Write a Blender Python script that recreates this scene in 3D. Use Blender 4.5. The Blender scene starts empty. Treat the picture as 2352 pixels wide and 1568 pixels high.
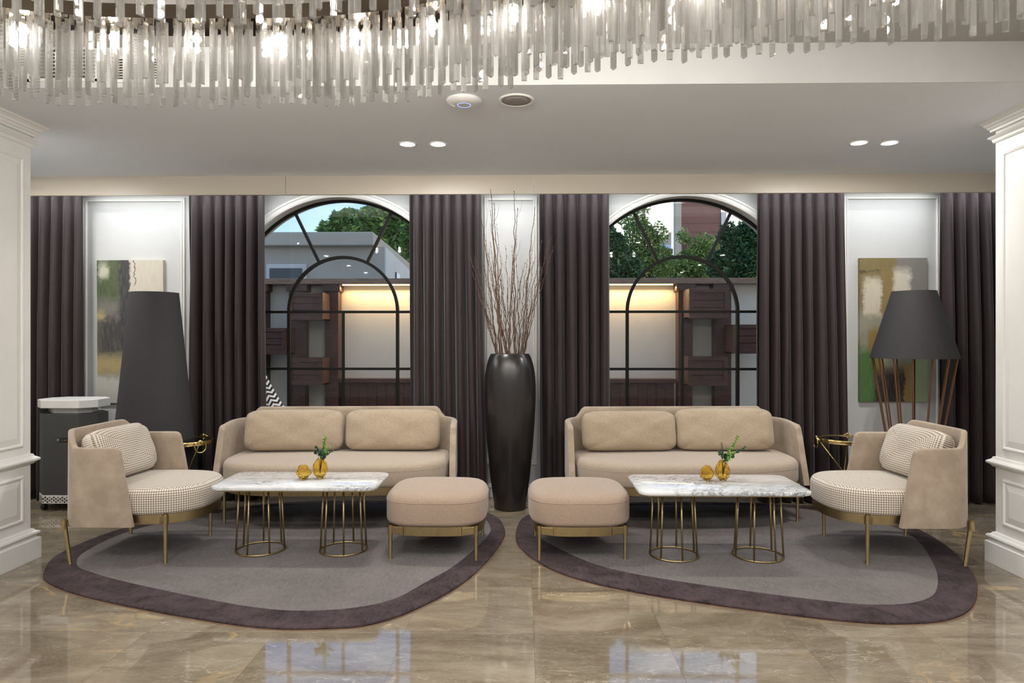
import bpy, math, random
from mathutils import Vector, Matrix
R = math.radians
PI = math.pi
random.seed(7)
SC = bpy.context.scene
COL = SC.collection

# ------------------------------------------------------------------ camera, world, exposure
F_PX, EYE, YAW = 1550.0, 1.36, R(.96)
cam_data = bpy.data.cameras.new('camera')
cam_data.sensor_width = 36
cam_data.lens = F_PX / 2352 * 36
cam_data.shift_y = -4 / 2352
cam_data.clip_start = .05
cam = bpy.data.objects.new('camera', cam_data)
cam.location = (0, 0, EYE)
cam.rotation_euler = (PI / 2, 0, YAW)
COL.objects.link(cam)
SC.camera = cam
vs = SC.view_settings
vs.view_transform = 'Standard'; vs.look = 'None'; vs.gamma = 1; vs.use_curve_mapping = False
vs.exposure = 0.54
cy = SC.cycles
cy.max_bounces = 22; cy.diffuse_bounces = 4; cy.glossy_bounces = 5
cy.transmission_bounces = 20; cy.transparent_max_bounces = 16
cy.sample_clamp_indirect = 4.0; cy.sample_clamp_direct = 0
cy.caustics_reflective = False; cy.caustics_refractive = False
cy.use_denoising = True

def srgb(r, g, b, a=1.0):
    def f(c):
        c = c / 255.0
        return c / 12.92 if c <= .04045 else ((c + .055) / 1.055) ** 2.4
    return (f(r), f(g), f(b), a)

def make_world():
    w = bpy.data.worlds.new('sky'); SC.world = w; w.use_nodes = True
    nt = w.node_tree; nt.nodes.clear()
    N = nt.nodes.new; L = nt.links.new
    out = N('ShaderNodeOutputWorld'); bg = N('ShaderNodeBackground'); L(bg.outputs[0], out.inputs[0])
    tc = N('ShaderNodeTexCoord'); sep = N('ShaderNodeSeparateXYZ'); L(tc.outputs['Generated'], sep.inputs[0])
    rz = N('ShaderNodeValToRGB'); L(sep.outputs['Z'], rz.inputs[0])
    e = rz.color_ramp.elements
    e[0].position = .0; e[0].color = srgb(196, 212, 232)
    e[1].position = .75; e[1].color = srgb(150, 180, 215)
    m = e.new(.14); m.color = srgb(150, 186, 232)
    m = e.new(.24); m.color = srgb(98, 148, 216)
    # brighter, milky haze towards the right of the view
    mx = N('ShaderNodeMapRange'); L(sep.outputs['X'], mx.inputs[0])
    mx.inputs[1].default_value = -.02; mx.inputs[2].default_value = .2
    ns = N('ShaderNodeTexNoise'); ns.inputs['Scale'].default_value = 3.2; ns.inputs['Detail'].default_value = 5
    L(tc.outputs['Generated'], ns.inputs[0])
    cr = N('ShaderNodeMapRange'); L(ns.outputs[0], cr.inputs[0])
    cr.inputs[1].default_value = .55; cr.inputs[2].default_value = .75
    mz = N('ShaderNodeMapRange'); L(sep.outputs['Z'], mz.inputs[0])
    mz.inputs[1].default_value = .45; mz.inputs[2].default_value = .25
    mu = N('ShaderNodeMath'); mu.operation = 'MULTIPLY'; L(mx.outputs[0], mu.inputs[0]); L(mz.outputs[0], mu.inputs[1])
    ma = N('ShaderNodeMath'); ma.operation = 'MAXIMUM'; L(mu.outputs[0], ma.inputs[0])
    c2 = N('ShaderNodeMath'); c2.operation = 'MULTIPLY'; L(cr.outputs[0], c2.inputs[0]); c2.inputs[1].default_value = .25
    L(c2.outputs[0], ma.inputs[1])
    mix = N('ShaderNodeMixRGB'); L(ma.outputs[0], mix.inputs[0]); L(rz.outputs[0], mix.inputs[1])
    mix.inputs[2].default_value = (1.0, .99, .98, 1)
    L(mix.outputs[0], bg.inputs[0]); bg.inputs[1].default_value = 1.5
make_world()

def area_light(name, loc, sx, sy, power, color=(1, 1, 1), rot=(0, 0, 0), shape='RECTANGLE', spread=None):
    l = bpy.data.lights.new(name, 'AREA'); l.shape = shape; l.size = sx
    if shape in ('RECTANGLE', 'ELLIPSE'): l.size_y = sy
    l.energy = power; l.color = color
    if spread: l.spread = spread
    o = bpy.data.objects.new(name, l); o.location = loc; o.rotation_euler = rot
    COL.objects.link(o)
    return o

Z_SOFFIT, Z_CEIL, Y_FASCIA, Y_PELMET, Y_WALL = 2.69, 2.90, 3.53, 5.45, 5.85
# unseen lights added out of view to brighten the room; rings built with ceiling
FILL_SPOTS = [(x, y) for y in (1.3, -.3, -1.9, -3.4) for x in (-3.6, -1.8, 0, 1.8, 3.6)]
for px_, py_ in FILL_SPOTS:
    area_light('added_fill_lamp', (px_, py_, Z_CEIL - .012), .075, .075, 13.5, (1.0, .99, .985), shape='DISK')
# LED strip in the slot behind the pelmet
area_light('cove_lamp', (0, 5.555, 2.655), 9.2, .03, 30, (.86, .93, 1.0))
# warm LED strip under the garden wall cap
area_light('garden_strip_lamp', (-.18, 8.06, 1.985), 3.95, .03, 22, (1.0, .66, .30), rot=(R(-12), 0, 0))

# ------------------------------------------------------------------ pixel -> place helpers (measuring the photograph)
def ray(x, y):
    a = (x - 1176) / F_PX; b = (780 - y) / F_PX
    return (-math.sin(YAW) + a * math.cos(YAW), math.cos(YAW) + a * math.sin(YAW), b)
def on_z(x, y, z=0.0):
    r = ray(x, y); t = (z - EYE) / r[2]; return Vector((r[0] * t, r[1] * t, z))
def on_y(x, y, Y):
    r = ray(x, y); t = Y / r[1]; return Vector((r[0] * t, Y, EYE + r[2] * t))

# ------------------------------------------------------------------ materials
class NT:
    def __init__(s, name):
        m = bpy.data.materials.new(name); m.use_nodes = True
        s.m = m; s.t = m.node_tree; s.t.nodes.clear()
        s.out = s.n('ShaderNodeOutputMaterial')
    def n(s, t, **k):
        nd = s.t.nodes.new(t)
        for a, v in k.items(): setattr(nd, a, v)
        return nd
    def l(s, a, b): s.t.links.new(a, b)
    def val(s, sock, v):
        if hasattr(v, 'is_output') or hasattr(v, 'links'): s.l(v, sock)
        else: sock.default_value = v
    def math(s, op, a, b=0.0, c=None):
        nd = s.n('ShaderNodeMath', operation=op); s.val(nd.inputs[0], a); s.val(nd.inputs[1], b)
        if c is not None: s.val(nd.inputs[2], c)
        return nd.outputs[0]
    def mix(s, f, a, b):
        nd = s.n('ShaderNodeMixRGB'); s.val(nd.inputs[0], f); s.val(nd.inputs[1], a); s.val(nd.inputs[2], b)
        return nd.outputs[0]
    def noise(s, vec, scale, detail=4, rough=.55, dist=0.0, color=False):
        nd = s.n('ShaderNodeTexNoise'); s.l(vec, nd.inputs['Vector'])
        nd.inputs['Scale'].default_value = scale; nd.inputs['Detail'].default_value = detail
        nd.inputs['Roughness'].default_value = rough; nd.inputs['Distortion'].default_value = dist
        return nd.outputs[1 if color else 0]
    def rng(s, v, a, b, c=0.0, d=1.0, smooth=False):
        nd = s.n('ShaderNodeMapRange'); s.val(nd.inputs[0], v)
        nd.inputs[1].default_value = a; nd.inputs[2].default_value = b
        nd.inputs[3].default_value = c; nd.inputs[4].default_value = d
        if smooth: nd.interpolation_type = 'SMOOTHSTEP'
        return nd.outputs[0]
    def obj(s, which='Object'):
        return s.n('ShaderNodeTexCoord').outputs[which]
    def mapping(s, vec, scale=(1, 1, 1), rot=(0, 0, 0), loc=(0, 0, 0)):
        nd = s.n('ShaderNodeMapping'); s.l(vec, nd.inputs[0])
        nd.inputs['Scale'].default_value = scale; nd.inputs['Rotation'].default_value = rot; nd.inputs['Location'].default_value = loc
        return nd.outputs[0]
    def sep(s, vec):
        nd = s.n('ShaderNodeSeparateXYZ'); s.l(vec, nd.inputs[0]); return nd.outputs
    def bump(s, h, strength=.2, dist=.002):
        nd = s.n('ShaderNodeBump'); s.l(h, nd.inputs['Height'])
        nd.inputs['Strength'].default_value = strength; nd.inputs['Distance'].default_value = dist
        return nd.outputs[0]
    def pr(s, base, rough=.5, metal=0.0, normal=None, **k):
        p = s.n('ShaderNodeBsdfPrincipled')
        s.val(p.inputs['Base Color'], base); s.val(p.inputs['Roughness'], rough); s.val(p.inputs['Metallic'], metal)
        if normal is not None: s.l(normal, p.inputs['Normal'])
        for a, v in k.items(): s.val(p.inputs[a.replace('_', ' ')], v)
        s.l(p.outputs[0], s.out.inputs[0])
        return p

def plain(name, c, rough=.5, metal=0.0, var=.06, scale=12, bump=0.0, **k):
    """paint-like material with a faint procedural unevenness"""
    n = NT(name); o = n.obj()
    f = n.noise(o, scale, 3)
    c2 = tuple(min(1, x * (1 - var)) for x in c[:3]) + (1,)
    base = n.mix(f, c, c2)
    nm = n.bump(n.noise(o, scale * 18, 3), bump, .002) if bump else None
    n.pr(base, rough, metal, nm, **k)
    return n.m

MAT = {}
MAT['white_wall'] = plain('white_wall_paint', srgb(206, 206, 205), .55, bump=.05)
MAT['white_trim'] = plain('white_satin_trim', srgb(232, 230, 226), .35)
MAT['pillar'] = plain('pillar_white_lacquer', srgb(238, 237, 234), .38)
MAT['ceiling'] = plain('matt_ceiling_paint', srgb(236, 240, 246), .8, scale=2)
MAT['ceiling_up'] = plain('upper_ceiling_taupe', srgb(172, 168, 163), .8, scale=2)  # one even grey-taupe tone, darker than the lowered ceiling
MAT['pelmet'] = plain('beige_pelmet_lacquer', srgb(208, 199, 184), .35, scale=3)
MAT['brass'] = plain('aged_brass', srgb(190, 168, 124), .36, 1.0, var=.3, scale=25)
MAT['bright_brass'] = plain('polished_brass', srgb(206, 180, 122), .25, 1.0, var=.15, scale=30)
MAT['copper_rod'] = plain('copper_brown_rod', srgb(150, 108, 78), .4, .6, var=.2)
MAT['black_shade'] = plain('black_lamp_fabric', srgb(52, 50, 52), .8, bump=.15, scale=40)
MAT['dark_metal'] = plain('dark_bronze_frame', srgb(17, 15, 12), .6, 0, Specular_IOR_Level=.2)
MAT['black_plastic'] = plain('black_plastic', srgb(24, 24, 26), .4)
MAT['white_plastic'] = plain('white_plastic', srgb(232, 230, 226), .35)
MAT['grey_metal'] = plain('dark_grey_powder_coat', srgb(72, 71, 70), .45, var=.08)
MAT['steel'] = plain('mirror_steel', srgb(176, 164, 148), .12, 1.0, var=.05)
MAT['stem'] = plain('green_stem', srgb(96, 104, 60), .6)
MAT['leaf_light'] = plain('light_green_leaf', srgb(120, 168, 66), .5, var=.3, scale=60)
MAT['leaf_dark'] = plain('dark_green_leaf', srgb(58, 92, 62), .5, var=.3, scale=60)
MAT['leaf_purple'] = plain('purple_grey_leaf', srgb(92, 78, 92), .55, var=.3, scale=60)
MAT['twig'] = plain('brown_twig_bark', srgb(112, 86, 68), .7, var=.5, scale=35)
MAT['plaster_out'] = plain('rough_white_plaster', srgb(222, 214, 200), .9, var=.12, scale=6, bump=.6)
MAT['concrete'] = plain('grey_weathered_render', srgb(168, 160, 146), .9, var=.22, scale=2.2, bump=.3)
MAT['concrete_light'] = plain('pale_weathered_render', srgb(196, 194, 190), .9, var=.25, scale=3, bump=.3)
MAT['dark_glass'] = plain('dark_window_glass', srgb(58, 58, 52), .15)
MAT['ground'] = plain('patio_paving', srgb(120, 116, 108), .7, scale=4)
MAT['speaker_grille'] = plain('grey_speaker_grille', srgb(150, 145, 138), .7)

def emit(name, c, s):
    n = NT(name); e = n.n('ShaderNodeEmission'); e.inputs[0].default_value = c; e.inputs[1].default_value = s
    n.l(e.outputs[0], n.out.inputs[0]); return n.m
MAT['lamp_disc'] = emit('downlight_glow', (1, .98, .93, 1), 14)
MAT['panel_glow'] = emit('panel_glow', (1, .96, .9, 1), 3)
MAT['bulb'] = emit('halogen_glow', (1, .93, .82, 1), 160)
MAT['led_warm'] = emit('warm_led_glow', (1, .72, .36, 1), 5)
MAT['led_cool'] = emit('cool_led_glow', (.88, .94, 1, 1), 4)
MAT['blue_ring'] = emit('blue_status_glow', (.25, .35, 1, 1), 1.6)

def velvet():
    n = NT('tan_velvet'); o = n.obj()
    f = n.noise(o, 7, 5, .65, .3)
    base = n.mix(n.rng(f, .35, .7), srgb(157, 140, 122), srgb(180, 163, 144))
    n.pr(base, .75, 0, n.bump(n.noise(o, 300, 2), .1), Sheen_Weight=.35, Sheen_Roughness=.4, Specular_IOR_Level=.2)
    return n.m
MAT['velvet'] = velvet()

def woven(name, a, b, scale=420):
    n = NT(name); o = n.obj()
    f = n.noise(o, scale, 2, .7); g = n.noise(o, 7, 3)
    c = n.mix(n.rng(f, .36, .64), a, b)
    c = n.mix(n.math('MULTIPLY', g, .18), c, tuple(x * .8 for x in a[:3]) + (1,))
    n.pr(c, .85, 0, n.bump(f, .5, .0015), Sheen_Weight=.25, Specular_IOR_Level=.2)
    return n.m
MAT['sofa_fabric'] = woven('beige_melange_weave', srgb(146, 129, 111), srgb(199, 182, 163))
MAT['cushion_fabric'] = woven('beige_cushion_weave', srgb(143, 125, 103), srgb(197, 179, 155), 380)
MAT['ottoman_fabric'] = woven('rose_beige_weave', srgb(140, 118, 100), srgb(188, 167, 148), 460)

def houndstooth():
    n = NT('houndstooth_wool'); uv = n.n('ShaderNodeUVMap').outputs[0]
    x, y, _ = n.sep(n.mapping(uv, (8 / .0138, 8 / .0138, 1)))
    fx = n.math('FLOOR', x); fy = n.math('FLOOR', y)
    wx = n.math('LESS_THAN', n.math('FLOORED_MODULO', fx, 8), 4)
    wy = n.math('LESS_THAN', n.math('FLOORED_MODULO', fy, 8), 4)
    tw = n.math('LESS_THAN', n.math('FLOORED_MODULO', n.math('ADD', fx, fy), 4), 2)
    v = n.math('ADD', n.math('MULTIPLY', wx, tw), n.math('MULTIPLY', wy, n.math('SUBTRACT', 1, tw)))
    c = n.mix(v, srgb(226, 218, 204), srgb(128, 112, 94))
    n.pr(c, .85, 0, n.bump(n.noise(uv, 600, 2), .3), Sheen_Weight=.2, Specular_IOR_Level=.2)
    return n.m
MAT['houndstooth'] = houndstooth()

def zigzag():
    n = NT('black_white_zigzag'); x, y, z = n.sep(n.obj('UV'))
    t = n.math('PINGPONG', n.math('MULTIPLY', x, 5.5), .5)
    s = n.math('FRACT', n.math('ADD', n.math('MULTIPLY', y, 9), n.math('MULTIPLY', t, 1.3)))
    n.pr(n.mix(n.math('GREATER_THAN', s, .5), srgb(38, 34, 36), srgb(232, 228, 226)), .8)
    return n.m
MAT['zigzag'] = zigzag()

def curtain_mat():
    n = NT('aubergine_velvet_curtain'); o = n.obj()
    f = n.noise(n.mapping(o, (14, 14, 1.2)), 3, 4)
    c = n.mix(f, srgb(42, 34, 35), srgb(62, 51, 52))
    n.pr(c, .62, 0, n.bump(n.noise(o, 260, 2), .12), Sheen_Weight=.25, Sheen_Roughness=.3, Specular_IOR_Level=.3)
    return n.m
MAT['curtain'] = curtain_mat()

def rug_mat(name, a, b, s1, bump):
    n = NT(name); o = n.obj()
    f = n.noise(o, s1, 5, .65, .8); g = n.noise(n.mapping(o, (1, .45, 1), (0, 0, R(35))), 330, 2, .7)
    g2 = n.noise(n.mapping(o, (1, .3, 1), (0, 0, R(35))), 60, 3, .7)
    c = n.mix(n.rng(f, .34, .66), a, b)
    c = n.mix(n.math('MULTIPLY', n.rng(g, .35, .65), .50), c, tuple(x * .42 for x in a[:3]) + (1,))
    c = n.mix(n.math('MULTIPLY', n.rng(g2, .35, .65), .30), c, tuple(min(1, x * 1.35) for x in b[:3]) + (1,))
    n.pr(c, .9, 0, n.bump(n.math('ADD', g, g2), bump, .006), Sheen_Weight=.06, Specular_IOR_Level=.1)
    return n.m
MAT['rug'] = rug_mat('grey_rug_pile', srgb(108, 102, 101), srgb(130, 123, 120), 2.2, .5)
MAT['rug_border'] = rug_mat('plum_rug_pile', srgb(38, 29, 31), srgb(92, 76, 78), 7, .9)

def marble_floor():
    n = NT('polished_taupe_marble_tiles'); o = n.obj()
    j = on_z(1226, 1457); yj = on_z(1226, 1457).y
    x, y, _ = n.sep(o)
    tx = n.math('DIVIDE', n.math('SUBTRACT', x, j.x), .6); ty = n.math('DIVIDE', n.math('SUBTRACT', y, yj), .6)
    ix = n.math('FLOOR', tx); iy = n.math('FLOOR', ty)
    cmb = n.n('ShaderNodeCombineXYZ'); n.l(ix, cmb.inputs[0]); n.l(iy, cmb.inputs[1])
    wn = n.n('ShaderNodeTexWhiteNoise'); n.l(cmb.outputs[0], wn.inputs[0])
    off = n.n('ShaderNodeVectorMath', operation='SCALE'); n.l(wn.outputs[1], off.inputs[0]); off.inputs['Scale'].default_value = 9
    add = n.n('ShaderNodeVectorMath', operation='ADD'); n.l(o, add.inputs[0]); n.l(off.outputs[0], add.inputs[1])
    v = add.outputs[0]
    vr = n.mapping(v, (1.0, 2.4, 1), (0, 0, R(-24)))
    big = n.noise(vr, 1.6, 6, .62, 1.4)
    c = n.mix(n.rng(big, .32, .68), srgb(112, 100, 83), srgb(160, 149, 130))
    c = n.mix(n.math('MULTIPLY', n.rng(n.noise(vr, 5, 6, .7, .8), .45, .72), .5), c, srgb(120, 104, 84))
    # fine pale veins, then broad golden ones
    def vein(sc, w, dist, mul, vec=vr):
        a = n.noise(vec, sc, 4, .5, dist)
        d = n.math('ABSOLUTE', n.math('SUBTRACT', a, .5))
        return n.math('MULTIPLY', n.rng(d, 0, w, 1, 0), mul)
    vs_ = n.mapping(v, (1.0, 3.6, 1), (0, 0, R(-38)))
    patch = n.rng(n.noise(vr, 2.3, 3), .40, .62)
    c = n.mix(n.math('MULTIPLY', vein(2.6, .007, .5, .55, vs_), patch), c, srgb(208, 199, 182))
    c = n.mix(n.math('MULTIPLY', vein(4.4, .007, .4, .45, n.mapping(v, (1.0, 2.6, 1), (0, 0, R(25)), (5, 2, 0))), patch), c, srgb(204, 195, 178))
    c = n.mix(n.math('MULTIPLY', n.rng(n.noise(vr, 38, 5, .75), .5, .8), .30), c, srgb(196, 186, 166))
    c = n.mix(vein(7.5, .007, .6, .14, vs_), c, srgb(206, 196, 178))
    gm = n.rng(n.noise(vr, .9, 2), .52, .66)
    c = n.mix(n.math('MULTIPLY', vein(1.15, .026, .9, .75, n.mapping(v, (1, 2, 1), (0, 0, R(-30)), (3, 1, 0))), gm), c, srgb(196, 168, 118))
    tone = n.math('MULTIPLY', n.sep(wn.outputs[1])[2], .24)
    c = n.mix(tone, c, srgb(96, 82, 64))
    def joint(t):
        fr = n.math('ABSOLUTE', n.math('SUBTRACT', n.math('FRACT', t), .5))
        return n.math('GREATER_THAN', fr, .4982)
    jm = n.math('MAXIMUM', joint(tx), joint(ty))
    c = n.mix(n.math('MULTIPLY', jm, .6), c, srgb(92, 80, 64))
    n.pr(c, .05, 0, None, Specular_IOR_Level=.62, Coat_Weight=.25, Coat_Roughness=.03)
    return n.m
MAT['floor'] = marble_floor()

def marble_top(name, off):
    n = NT(name); o = n.mapping(n.obj(), (1, 1.9, 1), (0, 0, R(-28)), (off, off * .7, 0))
    f = n.noise(o, 2.2, 6, .6, 1.0)
    c = n.mix(n.rng(f, .3, .7), srgb(236, 236, 235), srgb(208, 210, 212))
    for sc, w, dist, mul in ((2.0, .03, 2.0, .85), (4.6, .03, 1.4, .75), (9, .03, 1.0, .5)):
        a = n.noise(o, sc, 6, .65, dist)
        d = n.math('ABSOLUTE', n.math('SUBTRACT', a, .5))
        k = n.math('MULTIPLY', n.rng(d, 0, w, 1, 0), mul)
        k = n.math('MULTIPLY', k, n.rng(n.noise(o, 1.4, 2), .35, .65))
        c = n.mix(k, c, srgb(88, 92, 100))
    n.pr(c, .06, 0, None, Specular_IOR_Level=.6)
    return n.m
MAT['marble_a'] = marble_top('white_veined_marble', 0.0)
MAT['marble_b'] = marble_top('white_veined_marble_bold', 4.3)

def ceramic():
    n = NT('black_satin_ceramic'); o = n.obj()
    n.pr(n.mix(n.noise(n.mapping(o, (1, 1, .4)), 3, 3), srgb(30, 28, 27), srgb(46, 42, 40)), .27, .25, None, Coat_Weight=.35, Coat_Roughness=.25)
    return n.m
MAT['ceramic'] = ceramic()

def wood(name, a, b, planks=0):
    n = NT(name); o = n.obj()
    g = n.noise(n.mapping(o, (3, 3, 14)), 3, 5, .6, .8)
    c = n.mix(n.rng(g, .3, .7), a, b)
    n.pr(c, .45, 0, n.bump(g, .2))
    return n.m
MAT['dark_wood'] = wood('dark_red_stained_wood', srgb(62, 38, 30), srgb(94, 58, 46))
MAT['cap_wood'] = wood('brown_cap_wood', srgb(120, 92, 72), srgb(150, 120, 96))

def thin_glass(name, tint, refl=1.0):
    n = NT(name)
    fr = n.n('ShaderNodeFresnel'); fr.inputs[0].default_value = 1.5
    gl = n.n('ShaderNodeBsdfGlossy'); gl.inputs['Roughness'].default_value = .01
    tr = n.n('ShaderNodeBsdfTransparent'); tr.inputs[0].default_value = tint
    ms = n.n('ShaderNodeMixShader'); n.l(n.math('MULTIPLY', fr.outputs[0], refl), ms.inputs[0])
    n.l(tr.outputs[0], ms.inputs[1]); n.l(gl.outputs[0], ms.inputs[2]); n.l(ms.outputs[0], n.out.inputs[0])
    return n.m
MAT['pane'] = thin_glass('window_glass', (.92, .93, .92, 1), .42)
MAT['table_glass'] = thin_glass('smoked_table_glass', (.45, .44, .42, 1), 1.2)

def glass(name, c, ior, rough=0.0):
    n = NT(name); g = n.n('ShaderNodeBsdfGlass'); g.inputs['Color'].default_value = c
    g.inputs['Roughness'].default_value = rough; g.inputs['IOR'].default_value = ior
    n.l(g.outputs[0], n.out.inputs[0]); return n.m
def crystal():
    n = NT('clear_crystal'); g = n.n('ShaderNodeBsdfGlass'); g.inputs['Color'].default_value = (1, .998, .99, 1); g.inputs['IOR'].default_value = 1.5
    tr = n.n('ShaderNodeBsdfTransparent'); df = n.n('ShaderNodeBsdfTranslucent'); df.inputs[0].default_value = (1, .98, .94, 1)
    d2 = n.n('ShaderNodeBsdfDiffuse'); d2.inputs[0].default_value = (1, .98, .94, 1)
    a = n.n('ShaderNodeMixShader'); a.inputs[0].default_value = .3; n.l(df.outputs[0], a.inputs[1]); n.l(d2.outputs[0], a.inputs[2])
    b = n.n('ShaderNodeMixShader'); b.inputs[0].default_value = .34; n.l(g.outputs[0], b.inputs[1]); n.l(tr.outputs[0], b.inputs[2])
    c = n.n('ShaderNodeMixShader'); c.inputs[0].default_value = .035; n.l(b.outputs[0], c.inputs[1]); n.l(a.outputs[0], c.inputs[2])
    n.l(c.outputs[0], n.out.inputs[0]); return n.m
MAT['crystal'] = crystal()
MAT['amber'] = glass('amber_glass', (1.0, .91, .60, 1), 1.3)

def leaf_cloud(name, a, b, c3):
    n = NT(name)
    g = n.n('ShaderNodeNewGeometry')
    f = g.outputs['Random Per Island']
    c = n.mix(f, a, b); c = n.mix(n.math('GREATER_THAN', f, .82), c, c3)
    p = n.n('ShaderNodeBsdfPrincipled'); n.val(p.inputs['Base Color'], c); p.inputs['Roughness'].default_value = .55
    t = n.n('ShaderNodeBsdfTranslucent'); n.val(t.inputs[0], c)
    ms = n.n('ShaderNodeMixShader'); ms.inputs[0].default_value = .3
    n.l(p.outputs[0], ms.inputs[1]); n.l(t.outputs[0], ms.inputs[2]); n.l(ms.outputs[0], n.out.inputs[0])
    return n.m
MAT['fol_a'] = leaf_cloud('broad_green_foliage', srgb(60, 96, 44), srgb(108, 142, 66), srgb(150, 176, 90))
MAT['fol_b'] = leaf_cloud('dark_green_foliage', srgb(40, 70, 42), srgb(78, 112, 62), srgb(120, 152, 90))
MAT['fol_c'] = leaf_cloud('light_green_foliage', srgb(86, 116, 52), srgb(144, 166, 84), srgb(190, 200, 120))

def tower_mat():
    n = NT('brown_ribbed_cladding'); x, y, z = n.sep(n.obj())
    s = n.math('FRACT', n.math('MULTIPLY', z, 2.6))
    n.pr(n.mix(n.math('GREATER_THAN', s, .85), srgb(112, 74, 64), srgb(96, 62, 55)), .8)
    return n.m
MAT['cladding'] = tower_mat()

def painting_mat(name, base, blobs):
    """blobs: (u0,u1,v0,v1,colour,softness); edges broken up like brushwork"""
    n = NT(name); uv = n.obj('UV')
    nz = n.noise(n.mapping(uv, (5, 14, 1)), 1.6, 5, .65, color=True)
    sc = n.n('ShaderNodeVectorMath', operation='MULTIPLY_ADD'); n.l(nz, sc.inputs[0])
    sc.inputs[1].default_value = (.16, .10, 0); sc.inputs[2].default_value = (-.08, -.05, 0)
    ad = n.n('ShaderNodeVectorMath', operation='ADD'); n.l(uv, ad.inputs[0]); n.l(sc.outputs[0], ad.inputs[1])
    u, v, _ = n.sep(ad.outputs[0])
    streak = n.noise(n.mapping(uv, (26, 5, 1)), 2.2, 4, .6)
    c = base
    for (u0, u1, v0, v1, col, sf) in blobs:
        m = n.math('MULTIPLY', n.rng(u, u0 - sf, u0 + sf), n.rng(u, u1 - sf, u1 + sf, 1, 0))
        m = n.math('MULTIPLY', m, n.math('MULTIPLY', n.rng(v, v0 - sf, v0 + sf), n.rng(v, v1 - sf, v1 + sf, 1, 0)))
        c = n.mix(m, c, col)
    c = n.mix(n.math('MULTIPLY', n.rng(streak, .45, .75), .28), c, srgb(150, 145, 130))
    n.pr(c, .55, 0, n.bump(streak, .3, .003))
    return n.m
MAT['art_a'] = painting_mat('abstract_green_grey', srgb(88, 86, 80), [
    (-.2, .5, .70, 1.2, srgb(72, 86, 54), .03), (-.2, .4, .56, .72, srgb(112, 110, 104), .05),
    (.05, .5, .33, .60, srgb(62, 60, 60), .05), (.34, .52, .42, 1.2, srgb(54, 52, 56), .03),
    (.50, 1.2, .5, 1.2, srgb(204, 196, 180), .015), (.5, 1.2, .2, .5, srgb(150, 140, 110), .05),
    (-.2, .6, .20, .33, srgb(158, 142, 98), .04), (-.2, 1.2, -.2, .19, srgb(178, 175, 168), .03),
    (.03, .17, .88, .97, srgb(190, 190, 168), .03), (.565, .58, .82, 1.2, srgb(50, 48, 46), .006),
    (0, .12, .58, .64, srgb(170, 152, 108), .02)])
MAT['art_b'] = painting_mat('abstract_ochre_green', srgb(128, 112, 72), [
    (.55, 1.2, .62, 1.2, srgb(128, 125, 120), .03), (-.2, .75, .44, .62, srgb(150, 148, 128), .06),
    (.06, .33, .60, .86, srgb(206, 196, 176), .03), (.33, .50, .58, .92, srgb(140, 118, 72), .02),
    (.50, .75, .74, .92, srgb(208, 200, 184), .03), (.02, .8, .24, .46, srgb(140, 146, 130), .06),
    (.12, .34, .18, .50, srgb(146, 116, 62), .03), (-.2, .26, -.2, .36, srgb(74, 112, 56), .04),
    (.22, .70, -.2, .22, srgb(42, 38, 42), .04), (.66, .8, -.2, .26, srgb(150, 122, 66), .015),
    (.78, 1.2, -.2, .44, srgb(150, 172, 132), .04), (0, .32, .908, .914, srgb(48, 42, 34), .004)])

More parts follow.
